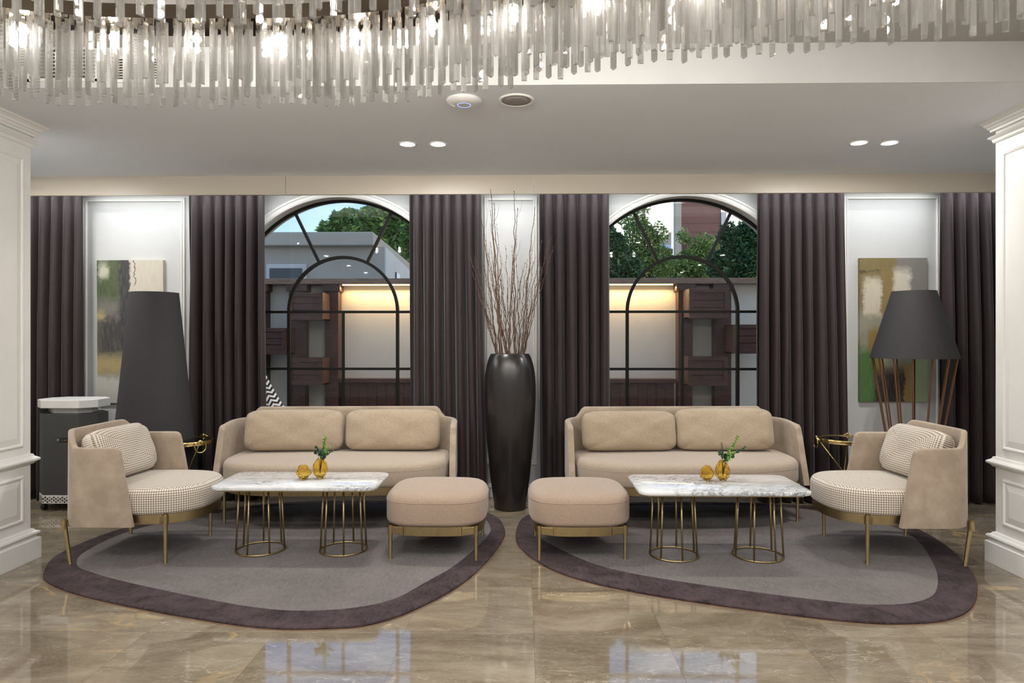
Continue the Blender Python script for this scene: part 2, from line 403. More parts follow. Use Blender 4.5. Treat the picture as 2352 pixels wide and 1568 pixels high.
# ------------------------------------------------------------------ mesh builder
class MB:
    def __init__(s): s.v = []; s.f = []; s.uv = {}; s.sm = []
    def add(s, vs, fs, smooth=False, uvs=None):
        o = len(s.v); s.v += [tuple(p) for p in vs]
        for k, f in enumerate(fs):
            if uvs is not None: s.uv[len(s.f)] = uvs[k]
            s.f.append(tuple(i + o for i in f)); s.sm.append(smooth)
        return s
    def box(s, c, d, rot=None):
        x, y, z = d[0] / 2, d[1] / 2, d[2] / 2
        vs = [Vector(p) for p in ((-x, -y, -z), (x, -y, -z), (x, y, -z), (-x, y, -z), (-x, -y, z), (x, -y, z), (x, y, z), (-x, y, z))]
        if rot is not None: vs = [rot @ p for p in vs]
        c = Vector(c)
        return s.add([p + c for p in vs], [(0, 3, 2, 1), (4, 5, 6, 7), (0, 1, 5, 4), (1, 2, 6, 5), (2, 3, 7, 6), (3, 0, 4, 7)])
    def b2(s, a, b):
        return s.box(((a[0] + b[0]) / 2, (a[1] + b[1]) / 2, (a[2] + b[2]) / 2), (abs(b[0] - a[0]), abs(b[1] - a[1]), abs(b[2] - a[2])))
    def loft(s, rings, cap0=True, cap1=True, smooth=True, closed=True, capsm=False):
        n = len(rings[0]); o = len(s.v)
        for r in rings: s.v += [tuple(p) for p in r]
        m = n if closed else n - 1
        for j in range(len(rings) - 1):
            for i in range(m):
                k = (i + 1) % n
                s.f.append((o + j * n + i, o + j * n + k, o + (j + 1) * n + k, o + (j + 1) * n + i)); s.sm.append(smooth)
        if cap0: s.f.append(tuple(o + i for i in reversed(range(n)))); s.sm.append(capsm)
        if cap1: s.f.append(tuple(o + (len(rings) - 1) * n + i for i in range(n))); s.sm.append(capsm)
        return s
    def tube(s, pts, r, n=8, smooth=True, caps=True, closed=False, phase=0.0):
        pts = [Vector(p) for p in pts]; rings = []
        m = len(pts)
        for i, p in enumerate(pts):
            if closed: d = pts[(i + 1) % m] - pts[i - 1]
            else: d = pts[min(i + 1, m - 1)] - pts[max(i - 1, 0)]
            d.normalize()
            up = Vector((0, 0, 1)) if abs(d.z) < .95 else Vector((0, 1, 0))
            a = d.cross(up).normalized(); b = a.cross(d).normalized()
            rr = r[i] if isinstance(r, (list, tuple)) else r
            rings.append([p + a * rr * math.cos(phase + 2 * PI * k / n) + b * rr * math.sin(phase + 2 * PI * k / n) for k in range(n)])
        if closed: rings.append(rings[0]); caps = False
        return s.loft(rings, caps, caps, smooth)
    def lathe(s, prof, c=(0, 0, 0), n=48, cap0=True, cap1=True, smooth=True):
        return s.loft([[(c[0] + r * math.cos(2 * PI * k / n), c[1] + r * math.sin(2 * PI * k / n), c[2] + z) for k in range(n)] for r, z in prof], cap0, cap1, smooth)
    def prism(s, poly, z0, z1, smooth=False):
        return s.loft([[(x, y, z0) for x, y in poly], [(x, y, z1) for x, y in poly]], True, True, smooth)
    def build(s, name, mat, parent=None, loc=None, rot=None, bevel=0, seg=2, angle=40, solid=0):
        me = bpy.data.meshes.new(name); me.from_pydata(s.v, [], s.f)
        me.polygons.foreach_set('use_smooth', s.sm)
        if s.uv:
            ul = me.uv_layers.new(name='UVMap')
            for i, p in enumerate(me.polygons):
                u = s.uv.get(i)
                if u:
                    for k, li in enumerate(p.loop_indices): ul.data[li].uv = u[k]
        me.materials.append(MAT[mat] if isinstance(mat, str) else mat)
        me.update()
        o = bpy.data.objects.new(name, me); COL.objects.link(o)
        if parent: o.parent = parent
        if loc: o.location = loc
        if rot: o.rotation_euler = rot
        if solid:
            m = o.modifiers.new('solid', 'SOLIDIFY'); m.thickness = solid
        if bevel:
            m = o.modifiers.new('bevel', 'BEVEL'); m.width = bevel; m.segments = seg; m.limit_method = 'ANGLE'; m.angle_limit = R(angle)
            m.harden_normals = False
        return o

def tag(o, label, cat, group=None, kind=None):
    if label: o['label'] = label
    if cat: o['category'] = cat
    if group: o['group'] = group
    if kind: o['kind'] = kind
    return o
def thing(name, label, cat, loc=(0, 0, 0), rz=0, group=None):
    o = bpy.data.objects.new(name, None); COL.objects.link(o)
    o.empty_display_size = .1; o.location = loc; o.rotation_euler = (0, 0, rz)
    return tag(o, label, cat, group)
def struct(o): o['kind'] = 'structure'; return o
def dup(root, loc, rz=None, label=None):
    r = root.copy(); COL.objects.link(r); r.location = loc
    if rz is not None: r.rotation_euler = (0, 0, rz)
    if label: r['label'] = label
    for ch in [x for x in bpy.data.objects if x.parent == root]:
        c = ch.copy(); COL.objects.link(c); c.parent = r
        for g in [x for x in bpy.data.objects if x.parent == ch]:
            d = g.copy(); COL.objects.link(d); d.parent = c
    return r
def smooth_angle(o, deg=35):
    me = o.data
    me.polygons.foreach_set('use_smooth', [True] * len(me.polygons))
    try: me.set_sharp_from_angle(angle=R(deg))
    except Exception: pass
    return o

def sup(a, b, n, k=96, cx=0, cy=0, b2=None, n2=None):
    """superellipse outline, counter-clockwise; b2/n2 for the rear half"""
    pts = []
    for i in range(k):
        t = 2 * PI * i / k; c, s_ = math.cos(t), math.sin(t)
        nn = (n2 or n) if s_ > 0 else n; bb = (b2 or b) if s_ > 0 else b
        pts.append((cx + a * math.copysign(abs(c) ** (2 / nn), c), cy + bb * math.copysign(abs(s_) ** (2 / nn), s_)))
    return pts

def offset_poly(pts, d):
    """inset a convex-ish closed outline by d"""
    n = len(pts); out = []
    for i in range(n):
        p = Vector(pts[i]); a = Vector(pts[i - 1]); b = Vector(pts[(i + 1) % n])
        t = (b - a)
        if t.length < 1e-6: out.append(tuple(p)); continue
        t.normalize(); nrm = Vector((-t.y, t.x))
        out.append((p.x + nrm.x * d, p.y + nrm.y * d))
    return out

def upholstered(mb, outline, z0, z1, r_bot, r_top, crown=.015, uv=False):
    """soft block on an outline, rounded edges and a slightly crowned top"""
    prof = []
    for k in range(5):
        t = PI / 2 * k / 4; prof.append((r_bot * (1 - math.sin(t)), z0 + r_bot * (1 - math.cos(t)), 0))
    for k in range(6):
        t = PI / 2 * k / 5; prof.append((r_top * (1 - math.cos(t)), z1 - r_top * (1 - math.sin(t)), 0))
    rings = []
    for ins, z, _ in prof:
        rings.append([(x, y, z) for x, y in offset_poly(outline, ins)])
    base = offset_poly(outline, r_top)
    cx = sum(p[0] for p in base) / len(base); cy_ = sum(p[1] for p in base) / len(base)
    for q in (.88, .7, .45, .2, .03):
        rings.append([(cx + (x - cx) * q, cy_ + (y - cy_) * q, z1 + crown * (1 - q ** 2)) for x, y in base])
    o = len(mb.f)
    mb.loft(rings, True, True, True, capsm=True)
    if uv:
        n = len(outline); per = [0]
        for i in range(n): per.append(per[-1] + (Vector(outline[(i + 1) % n]) - Vector(outline[i])).length)
        vo = len(mb.v) - len(rings) * n
        fi = o
        for j in range(len(rings) - 1):
            for i in range(n):
                k = (i + 1) % n
                if j < len(prof) - 3:
                    zz = [rings[j][i][2], rings[j][k][2], rings[j + 1][k][2], rings[j + 1][i][2]]
                    mb.uv[fi] = [(per[i], zz[0]), (per[i + 1], zz[1]), (per[i + 1], zz[2]), (per[i], zz[3])]
                else:
                    mb.uv[fi] = [rings[a][b][:2] for a, b in ((j, i), (j, k), (j + 1, k), (j + 1, i))]
                fi += 1
        mb.uv[fi] = [rings[0][i][:2] for i in reversed(range(n))]; fi += 1
        mb.uv[fi] = [rings[-1][i][:2] for i in range(n)]
    return mb

def pillow_mesh(w, h, t, soft=.42, pinch=.03, n=26, seed=0, uvscale=1.0, sq=6):
    """pillow standing in the XZ plane, thickness along Y, base at z=0"""
    rnd = random.Random(seed); ph = [rnd.uniform(0, 6) for _ in range(6)]
    mb = MB(); g = {}
    def P(i, j, side):
        u = -1 + 2 * i / n; v = -1 + 2 * j / n
        # concentrate samples near the rim
        u = math.sin(u * PI / 2); v = math.sin(v * PI / 2)
        k = (1 - abs(u) ** 3.2) * (1 - abs(v) ** 3.2)
        th = t / 2 * max(k, 0) ** soft
        wob = .006 * math.sin(5 * u + ph[0]) * math.sin(4 * v + ph[1]) + .003 * math.sin(11 * u + ph[2]) * math.cos(9 * v + ph[3])
        mxn = max(abs(u), abs(v)); cr = 1 if mxn < 1e-6 else mxn / (abs(u) ** sq + abs(v) ** sq) ** (1 / sq)
        wob += .004 * math.sin(23 * v + ph[4]) * max(0, abs(u) - .55)
        bx = 1 - pinch * (1 - v * v) * abs(u) ** 2 * .4; bz = 1 - pinch * (1 - u * u) * abs(v) ** 2 * .4
        return (w / 2 * u * cr * bx, side * (th + wob * (k ** .5 if k > 0 else 0)), h / 2 + h / 2 * v * cr * bz), (u * w / 2 * uvscale, v * h / 2 * uvscale)
    for side in (-1, 1):
        vs = []; uv = []
        for j in range(n + 1):
            for i in range(n + 1):
                p, q = P(i, j, side); vs.append(p); uv.append(q)
        fs = []; us = []
        for j in range(n):
            for i in range(n):
                a = j * (n + 1) + i; f = (a, a + 1, a + n + 2, a + n + 1)
                if side > 0: f = f[::-1]
                fs.append(f); us.append([uv[q] for q in f])
        mb.add(vs, fs, True, us)
    return mb

# ------------------------------------------------------------------ the setting
def build_room():
    X0, X1, Y0 = -4.9, 4.9, -4.5
    struct(MB().b2((X0 - .2, Y0 - .2, -.12), (X1 + .2, 6.1, 0)).build('floor', 'floor'))
    struct(MB().b2((X0 - .2, Y0 - .2, Z_CEIL), (X1 + .2, Y_FASCIA, Z_CEIL + .15)).build('ceiling', 'ceiling_up'))
    # lower ceiling with its vertical front face
    struct(MB().b2((X0 - .2, Y_FASCIA, Z_SOFFIT), (X1 + .2, 6.1, Z_SOFFIT + .36)).build('ceiling_lowered', 'ceiling', bevel=.004))
    struct(MB().b2((X0 - .2, Y_FASCIA - .006, Z_SOFFIT), (X1 + .2, Y_FASCIA, Z_CEIL)).build('trim_1', 'white_wall'))
    struct(MB().b2((X0 - .2, Y0, 0), (X0, 6.1, 2.9)).build('wall_left', 'white_wall'))
    struct(MB().b2((X1, Y0, 0), (X1 + .2, 6.1, 2.9)).build('wall_right', 'white_wall'))
    struct(MB().b2((X0, Y0 - .2, 0), (X1, Y0, 2.9)).build('wall_front', 'white_wall'))
    # pelmet in three lengths, hairline joints between them
    g = [X0, on_y(656, 420, Y_PELMET).x, on_y(1225, 420, Y_PELMET).x, X1]
    mb = MB()
    for a, b in zip(g[:-1], g[1:]):
        mb.b2((a + .0015, Y_PELMET, 2.538), (b - .0015, Y_PELMET + .03, Z_SOFFIT))
    struct(mb.build('trim_2', 'pelmet'))
    # LED profile behind the pelmet
    o = MB().b2((X0, 5.53, 2.662), (X1, 5.58, Z_SOFFIT)).build('cove_light_profile', 'white_plastic')
    tag(o, 'slim white light channel hidden in the curtain slot behind the beige pelmet', 'light fitting')
    for px_, py_ in FILL_SPOTS:  # rings dressing the added fill lights, all out of view
        t = thing('downlight', 'unseen fill light added to the high lobby ceiling, %s row, %s' % ({1.3: 'nearest the chandelier', -.3: 'second', -1.9: 'third', -3.4: 'rearmost'}[py_], {-3.6: 'far left', -1.8: 'left', 0: 'centre', 1.8: 'right', 3.6: 'far right'}[px_]), 'ceiling light', (px_, py_, Z_CEIL), 0, 'unseen fill lights added to the high lobby ceiling')
        MB().lathe([(.062, 0), (.078, 0), (.078, -.005), (.066, -.008), (.062, 0)], n=32, cap0=False, cap1=False).build('trim_ring', 'white_plastic', t)
build_room()

ZC = 1.607
Y_GLASS = 5.98
WX = [on_y(788.5, 716, Y_GLASS).x, on_y(1567, 716, Y_GLASS).x]
R_OP, Z_SILL = .995, .52

def build_back_wall():
    mb = MB(); X0, X1 = -4.9, 4.9; YF, YB, ZT = Y_WALL, 6.1, 2.695
    xs = [X0, WX[0] - R_OP, WX[0] + R_OP, WX[1] - R_OP, WX[1] + R_OP, X1]
    for a, b in ((xs[0], xs[1]), (xs[2], xs[3]), (xs[4], xs[5])): mb.b2((a, YF, 0), (b, YB, ZT))
    for c in WX:
        mb.b2((c - R_OP, YF, 0), (c + R_OP, YB, Z_SILL))
        n = 64
        for i in range(n):
            t0 = PI - PI * i / n; t1 = PI - PI * (i + 1) / n
            xa, za = c + R_OP * math.cos(t0), ZC + R_OP * math.sin(t0)
            xb, zb = c + R_OP * math.cos(t1), ZC + R_OP * math.sin(t1)
            mb.add([(xa, YF, za), (xb, YF, zb), (xb, YF, ZT), (xa, YF, ZT), (xa, YB, za), (xb, YB, zb), (xb, YB, ZT), (xa, YB, ZT)],
                   [(0, 1, 2, 3), (7, 6, 5, 4), (0, 4, 5, 1)])
    struct(mb.build('wall_back', 'white_wall'))
    # moulded arch surrounds
    for k, c in enumerate(WX):
        prof = [(.992, 5.86), (.992, 5.835), (1.004, 5.828), (1.012, 5.834), (1.03, 5.834), (1.036, 5.822), (1.050, 5.822), (1.056, 5.832), (1.056, 5.852)]
        rings = []
        zs = [Z_SILL, .9, 1.3]
        for z in zs: rings.append([(c - r, y, z) for r, y in prof])
        for i in range(49):
            t = PI - PI * i / 48
            rings.append([(c + r * math.cos(t), y, ZC + r * math.sin(t)) for r, y in prof])
        for z in reversed(zs): rings.append([(c + r, y, z) for r, y in prof])
        mb = MB(); mb.loft(rings, True, True, False)
        o = mb.build('trim_%d' % (3 + k), 'white_trim'); struct(o); smooth_angle(o, 30)
    # window sills
    for k, c in enumerate(WX):
        o = MB().b2((c - 1.02, 5.795, Z_SILL - .03), (c + 1.02, Y_GLASS - .02, Z_SILL)).build('trim_%d' % (5 + k), 'white_trim', bevel=.006)
        struct(o)
    # baseboards on the piers
    k = 1
    for a, b in ((X0, WX[0] - R_OP), (WX[0] + R_OP, WX[1] - R_OP), (WX[1] + R_OP, X1)):
        mb = MB(); mb.b2((a, 5.822, 0), (b, 5.85, .085)); mb.b2((a, 5.812, .085), (b, 5.85, .098)); mb.b2((a, 5.832, .098), (b, 5.85, .112))
        struct(mb.build('baseboard_back_%d' % k, 'white_trim', bevel=.003)); k += 1
    # panel mouldings
    def frame(xa, xb, za, zb, name):
        prof = [(0, 0), (0, -.010), (.006, -.016), (.014, -.016), (.018, -.010), (.030, -.010), (.034, -.018), (.044, -.018), (.050, -.006), (.050, 0)]
        rings = []
        for cx, cz, sx, sz in ((xa, za, 1, 1), (xb, za, -1, 1), (xb, zb, -1, -1), (xa, zb, 1, -1)):
            rings.append([(cx + sx * d * .72, 5.85 + y, cz + sz * d * .72) for d, y in prof])
        rings.append(rings[0])
        mb = MB(); mb.loft(rings, False, False, False)
        struct(mb.build(name, 'white_trim'))
    frame(on_y(190, 700, 5.84).x, on_y(425, 700, 5.84).x, .277, 2.60, 'trim_7')
    frame(on_y(1112, 700, 5.84).x, on_y(1234, 700, 5.84).x, .277, 2.60, 'trim_8')
    frame(on_y(1938, 700, 5.84).x, on_y(2161, 700, 5.84).x, .277, 2.60, 'trim_9')
build_back_wall()

def build_window(k, c):
    root = bpy.data.objects.new('window_%d' % k, None); COL.objects.link(root); root.location = (c, Y_GLASS, 0)
    root['kind'] = 'structure'
    YD = .018
    def bar(name, pts, w=.026, YD=.018):
        # rectangular bar following pts in the XZ plane
        rings = []
        m = len(pts)
        for i, (x, z) in enumerate(pts):
            a = Vector(pts[max(i - 1, 0)]); b = Vector(pts[min(i + 1, m - 1)])
            d = (b - a).normalized(); nx, nz = -d.y * w / 2, d.x * w / 2
            rings.append([(x + nx, -YD, z + nz), (x + nx, YD, z + nz), (x - nx, YD, z - nz), (x - nx, -YD, z - nz)])
        mb = MB(); mb.loft(rings, True, True, False)
        return mb.build(name, 'dark_metal', root)
    ro = .985
    bar('window_frame', [(-ro, Z_SILL), (-ro, 1.2)] + [(ro * math.cos(PI - PI * i / 48), ZC + ro * math.sin(PI - PI * i / 48)) for i in range(49)] + [(ro, 1.2), (ro, Z_SILL)], .022)
    ri = .485
    bar('arched_bar', [(-ri, Z_SILL), (-ri, 1.0)] + [(ri * math.cos(PI - PI * i / 40), ZC + ri * math.sin(PI - PI * i / 40)) for i in range(41)] + [(ri, 1.0), (ri, Z_SILL)])
    for a in (64, 116):
        bar('radial_bar', [((ri) * math.cos(R(a)), ZC + ri * math.sin(R(a))), (ro * math.cos(R(a)), ZC + ro * math.sin(R(a)))], .024, .014)
    z2 = EYE - 67 * Y_GLASS / F_PX; z3 = z2 - (ZC - z2)
    for z in (ZC, z2, z3): bar('transom_bar', [(-ro, z), (ro, z)], .022, .016)
    bar('centre_bar', [(0, Z_SILL), (0, ZC)], .022, .0145)
    bar('bottom_rail', [(-ro, Z_SILL + .02), (ro, Z_SILL + .02)], .04, .02)
    # glass sheet, a thin closed solid
    pts = [(-ro, Z_SILL)] + [(ro * math.cos(PI - PI * i / 48), ZC + ro * math.sin(PI - PI * i / 48)) for i in range(49)] + [(ro, Z_SILL)]
    mb = MB(); mb.loft([[(x, -.003, z) for x, z in pts], [(x, .003, z) for x, z in pts]], True, True, False)
    mb.build('glass_pane', 'pane', root)
for i, c in enumerate(WX): build_window(i + 1, c)

def build_pillar(side, xin, yfar):
    """panelled lacquered pillar; inner face at x=xin, far corner at y=yfar"""
    s = side; w = .85; d = 1.15
    y0, y1 = yfar - d, yfar
    t = bpy.data.objects.new('wall_pillar_' + ('left' if s < 0 else 'right'), None); COL.objects.link(t)
    t.location = (xin, yfar, 0); t['kind'] = 'structure'
    # local: x outward from room centre is s*, y from 0 back to -d
    def rect(e, z0, z1):       # e = projection beyond the shaft
        return ((-s * e, e), (s * w, e), (s * w, -d - e), (-s * e, -d - e)), z0, z1
    def stack(name, prof):
        mb = MB(); rings = []
        for e, z in prof:
            p = rect(e, 0, 0)[0]
            if s > 0: p = p[::-1]
            rings.append([(x, y, z) for x, y in p])
        mb.loft(rings, True, True, False)
        return mb.build(name, 'pillar', t)
    zs = .001
    stack('shaft', [(0, zs), (0, Z_SOFFIT - .001)])
    stack('base', [(.040, zs), (.040, .125), (.034, .131), (.022, .133), (.022, .150), (.034, .152), (.038, .160), (.034, .170), (.018, .176), (.012, .186), (.002, .190)])
    zr = EYE - 283 * yfar / F_PX
    stack('dado_rail', [(.002, zr - .014), (.012, zr - .012), (.022, zr), (.036, zr + .008), (.038, zr + .018), (.030, zr + .026), (.016, zr + .034), (.010, zr + .048), (.002, zr + .05)])
    zk = EYE + 446 * yfar / F_PX
    stack('astragal', [(.002, zk), (.008, zk), (.012, zk + .008), (.014, zk + .02), (.028, zk + .030), (.032, zk + .036), (.022, zk + .044), (.002, zk + .046)])
    zk = EYE + 472 * yfar / F_PX
    stack('crown_moulding', [(.002, zk), (.020, zk), (.022, zk + .012), (.030, zk + .018), (.034, zk + .028), (.044, zk + .034), (.046, zk + .044), (.060, zk + .056), (.070, zk + .060), (.074, zk + .072), (.085, zk + .078), (.085, Z_SOFFIT - .001)])
    # raised panels on the inner face: moulding frame and field
    def panel(name, za, zb, ya, yb):
        prof = [(0, 0), (.003, .008), (.010, .012), (.018, .010), (.022, .002), (.045, .002), (.055, .010), (.062, .012)]
        rings = []
        for cy2, cz, sy, sz in ((ya, za, 1, 1), (yb, za, -1, 1), (yb, zb, -1, -1), (ya, zb, 1, -1)):
            rings.append([(-s * e, cy2 + sy * q, cz + sz * q) for q, e in prof])
        rings.append(rings[0]); mb = MB(); mb.loft(rings, False, False, False)
        q, e = prof[-1]
        mb.add([(-s * e, ya + q, za + q), (-s * e, yb - q, za + q), (-s * e, yb - q, zb - q), (-s * e, ya + q, zb - q)], [(0, 1, 2, 3)])
        mb.build(name, 'pillar', t)
    zt = EYE + 418 * yfar / F_PX
    panel('upper_panel', zr + .10, zt, -d + .07, -.065)
    panel('lower_panel', .245, zr - .075, -d + .07, -.065)
build_pillar(-1, on_y(70, 800, 4.14).x, 4.14 + .0)
build_pillar(1, on_y(2287, 800, 4.17).x, 4.17)

# ------------------------------------------------------------------ curtains
def curtain(name, xa, xb, label, folds, seed=0, flare=.0, xa_b=None, xb_b=None, z0=.012):
    """pleated velvet curtain between xa and xb at the top and xa_b..xb_b at the hem"""
    rnd = random.Random(seed); xa_b = xa if xa_b is None else xa_b; xb_b = xb if xb_b is None else xb_b
    ns = folds * 14; nt = 30; vs = []; fs = []
    jit = [rnd.uniform(-.6, .6) for _ in range(folds + 2)]; amp = [rnd.uniform(.6, 1.15) for _ in range(folds + 2)]
    for j in range(nt + 1):
        t = j / nt; z = 2.655 - (2.655 - z0) * t
        l = xa + (xa_b - xa) * t ** 1.3; r = xb + (xb_b - xb) * t ** 1.3
        for i in range(ns + 1):
            s = i / ns; q = s * folds; k = int(min(q, folds - 1)); fr = q - k
            a = amp[k] * (1 - fr) + amp[k + 1] * fr; ph = jit[k] * (1 - fr) + jit[k + 1] * fr
            w = math.sin(2 * PI * q + ph * (1 + t))
            y = (math.copysign(abs(w) ** .8, w)) * (.026 + .040 * min(1, t * 2.2)) * a
            y += .006 * math.sin(2 * PI * q * 2.3 + seed + 3 * t) * t
            x = l + (r - l) * s + .013 * math.cos(2 * PI * q + ph) * (.4 + t)
            vs.append((x, y, z))
    for j in range(nt):
        for i in range(ns):
            a = j * (ns + 1) + i; fs.append((a, a + ns + 1, a + ns + 2, a + 1))
    mb = MB(); mb.add(vs, fs, True)
    xm = (xa + xb) / 2
    mb.v = [(x - xm, y, z) for x, y, z in mb.v]
    o = mb.build(name, 'curtain', loc=(xm, 5.69, 0), solid=.004)
    return tag(o, label, 'curtain')
def cx(p, Y=5.67): return on_y(p, 700, Y).x
curtain('curtain', cx(20), cx(184), 'dark aubergine velvet curtain behind the grey air purifier', 6, 1, xb_b=cx(184))
curtain('curtain', cx(428), cx(605), 'dark aubergine velvet curtain between the tall cone lamp and the left arched window', 7, 2, xa_b=cx(428), xb_b=cx(613))
curtain('curtain', cx(939), cx(1104), 'dark aubergine velvet curtain right of the left arched window, beside the branch vase', 7, 3, xa_b=cx(942), xb_b=cx(1116))
curtain('curtain', cx(1238), cx(1399), 'dark aubergine velvet curtain between the branch vase and the right arched window', 6, 4)
curtain('curtain', cx(1741), cx(1942), 'dark aubergine velvet curtain right of the right arched window, left of the ochre painting', 8, 5, xb_b=cx(1953))
curtain('curtain', cx(2164), cx(2330), 'dark aubergine velvet curtain behind the lamp on copper rods, by the right pillar', 6, 6, xa_b=cx(2168))
o = MB().b2((-4.8, 5.66, 2.655), (4.8, 5.72, Z_SOFFIT)).build('curtain_rail', 'white_plastic')
tag(o, 'white curtain rail in the slot behind the pelmet carrying the velvet curtains', 'curtain rail')

# ------------------------------------------------------------------ rugs
def catmull(pts, sub=10):
    n = len(pts); out = []
    for i in range(n):
        p0, p1, p2, p3 = (Vector(pts[(i + k - 1) % n]) for k in range(4))
        for j in range(sub):
            t = j / sub
            out.append(tuple(.5 * ((2 * p1) + (-p0 + p2) * t + (2 * p0 - 5 * p1 + 4 * p2 - p3) * t * t + (-p0 + 3 * p1 - 3 * p2 + p3) * t ** 3)))
    return out
def build_rug(outer, inner, label, c):
    outer = [(x - c[0], y - c[1]) for x, y in catmull(outer)]; inner = [(x - c[0], y - c[1]) for x, y in catmull(inner)]
    def area(p): return sum(p[i][0] * p[(i + 1) % len(p)][1] - p[(i + 1) % len(p)][0] * p[i][1] for i in range(len(p)))
    if area(outer) < 0: outer.reverse(); inner.reverse()
    t = thing('rug', label, 'rug', (c[0], c[1], 0))
    H = .016
    mb = MB()
    mb.loft([[(x, y, z) for x, y in (outer if q == 0 else offset_poly(outer, q))] for q, z in ((.004, .001), (0, .005), (0, H - .004), (.004, H - .001), (.012, H))], True, True, True)
    mb.build('border', 'rug_border', t)
    mb = MB(); mb.loft([[(x, y, z) for x, y in (inner if q == 0 else offset_poly(inner, q))] for q, z in ((0, H - .004), (0, H - .001), (.008, H + .001))], True, True, True)
    mb.build('centre_field', 'rug', t)
    mb = MB(); mb.loft([[(x, y, z) for x, y in offset_poly(outer, q)] for q, z in ((-.006, .0005), (-.006, .003), (.01, .003))], True, True, False)
    mb.build('binding', 'cap_wood', t)
RUG_L_O = [(-2.80, 3.90), (-2.60, 3.68), (-2.14, 3.445), (-1.32, 3.17), (-.90, 3.15), (-.67, 3.235), (-.455, 3.51), (-.28, 3.90), (-.15, 4.48), (-.137, 4.85), (-.25, 5.22), (-.62, 5.52), (-1.25, 5.63), (-1.95, 5.56), (-2.5, 5.25), (-2.85, 4.80), (-2.93, 4.25)]
RUG_L_I = [(-2.68, 4.00), (-2.50, 3.86), (-2.10, 3.66), (-1.38, 3.375), (-1.0, 3.335), (-.70, 3.455), (-.53, 3.75), (-.39, 4.06), (-.25, 4.58), (-.235, 4.85), (-.34, 5.16), (-.68, 5.42), (-1.27, 5.53), (-1.9, 5.46), (-2.42, 5.17), (-2.75, 4.75), (-2.79, 4.27)]
build_rug(RUG_L_O, RUG_L_I, 'grey asymmetrical rug with plum border under the left seating group', (-1.55, 4.4))
RUG_R_O = [(-.044, 4.85), (-.02, 4.39), (.22, 3.91), (.69, 3.585), (1.47, 3.293), (1.86, 3.25), (2.15, 3.35), (2.40, 3.61), (2.63, 4.02), (2.80, 4.63), (2.75, 5.10), (2.35, 5.50), (1.7, 5.63), (1.0, 5.62), (.4, 5.50), (.05, 5.22)]
RUG_R_I = [(.07, 4.85), (.12, 4.56), (.42, 4.06), (.80, 3.80), (1.52, 3.51), (1.84, 3.455), (2.07, 3.52), (2.25, 3.70), (2.46, 4.08), (2.66, 4.64), (2.62, 5.03), (2.28, 5.38), (1.7, 5.52), (1.05, 5.51), (.5, 5.39), (.17, 5.14)]
build_rug(RUG_R_O, RUG_R_I, 'grey asymmetrical rug with plum border under the right seating group', (1.35, 4.4))
RUG_Z = .0165

# ------------------------------------------------------------------ upholstered seating
def shell_mesh(W, B, Rc, t, z0, ztop, f_bot, f_top, flare=0.0, nz=10):
    """wrap-around velvet shell: arms along +-W from the front edge, round the corners, across the back at y=B.
    ztop(u, xr) gives the height along the path, u=signed distance from the middle of the back"""
    def path(off, fr):
        w = W - off; b = B - off; r = max(Rc - off, .02); pts = []
        na, nc, nb = 14, 14, 22
        for i in range(na + 1): pts.append((-w, fr + (b - r - fr) * (i / na) ** 2))
        for i in range(1, nc + 1):
            a = PI - PI / 2 * i / nc; pts.append((-w + r + r * math.cos(a), b - r + r * math.sin(a)))
        for i in range(1, nb + 1): pts.append((-w + r + (2 * w - 2 * r) * i / nb, b))
        for i in range(1, nc + 1):
            a = PI / 2 - PI / 2 * i / nc; pts.append((w - r + r * math.cos(a), b - r + r * math.sin(a)))
        for i in range(1, na + 1): pts.append((w, b - r + (fr - b + r) * (1 - (1 - i / na) ** 2)))
        return pts
    ref = path(0, f_top); L = [0]
    for i in range(1, len(ref)): L.append(L[-1] + (Vector(ref[i]) - Vector(ref[i - 1])).length)
    half = L[-1] / 2; H = []
    for l in L:
        d = min(l, L[-1] - l); rr = .038
        H.append(ztop(abs(l - half)) - (rr - math.sqrt(max(rr * rr - (rr - d) ** 2, 0)) if d < rr else 0))
    n = len(ref); rings = []
    seqs = []
    def layer(off, tz, extra=0.0):
        fr = f_bot + (f_top - f_bot) * tz; p = path(off, fr); out = []
        for i, (x, y) in enumerate(p):
            z = z0 + (H[i] - z0) * tz + extra
            k = 1 + flare * (1 - tz)
            out.append((x * k, y, z))
        return out
    r = t / 2
    outer = [layer(0 if j else .004, j / nz) for j in range(nz)] + [layer(0, 1, -.010), layer(.004, 1, -.003), layer(r, 1, 0), layer(t - .004, 1, -.003), layer(t, 1, -.010)] + [layer(t, j / nz) for j in reversed(range(nz))]
    mb = MB(); m = len(outer)
    for ring in outer: mb.v += ring
    for j in range(m):
        jn = (j + 1) % m
        for i in range(n - 1):
            mb.f.append((j * n + i, j * n + i + 1, jn * n + i + 1, jn * n + i)); mb.sm.append(True)
    mb.f.append(tuple(j * n for j in range(m))); mb.sm.append(False)
    mb.f.append(tuple(j * n + n - 1 for j in reversed(range(m)))); mb.sm.append(False)
    mb.f = [tuple(reversed(f)) for f in mb.f]
    return mb

def smoothstep(a, b, x):
    t = min(1, max(0, (x - a) / (b - a))); return t * t * (3 - 2 * t)

def seat_leg(parent, x, y, h, lean=(0, 0), out=(0, 1), name='leg'):
    """brass bar leg with head, and a bracket plate wrapping to the frame"""
    mb = MB()
    mb.tube([(x + lean[0], y + lean[1], 0), (x + lean[0], y + lean[1], .004), (x, y, h)], [.0115, .0105, .0125], 12)
    mb.lathe([(.0165, 0), (.0165, .052)], (x, y, h - .062), 12); mb.lathe([(.011, 0), (.013, .003), (.013, .012)], (x, y, h - .012), 12)
    leg = mb.build(name, 'brass', parent); smooth_angle(leg, 40)
    return leg

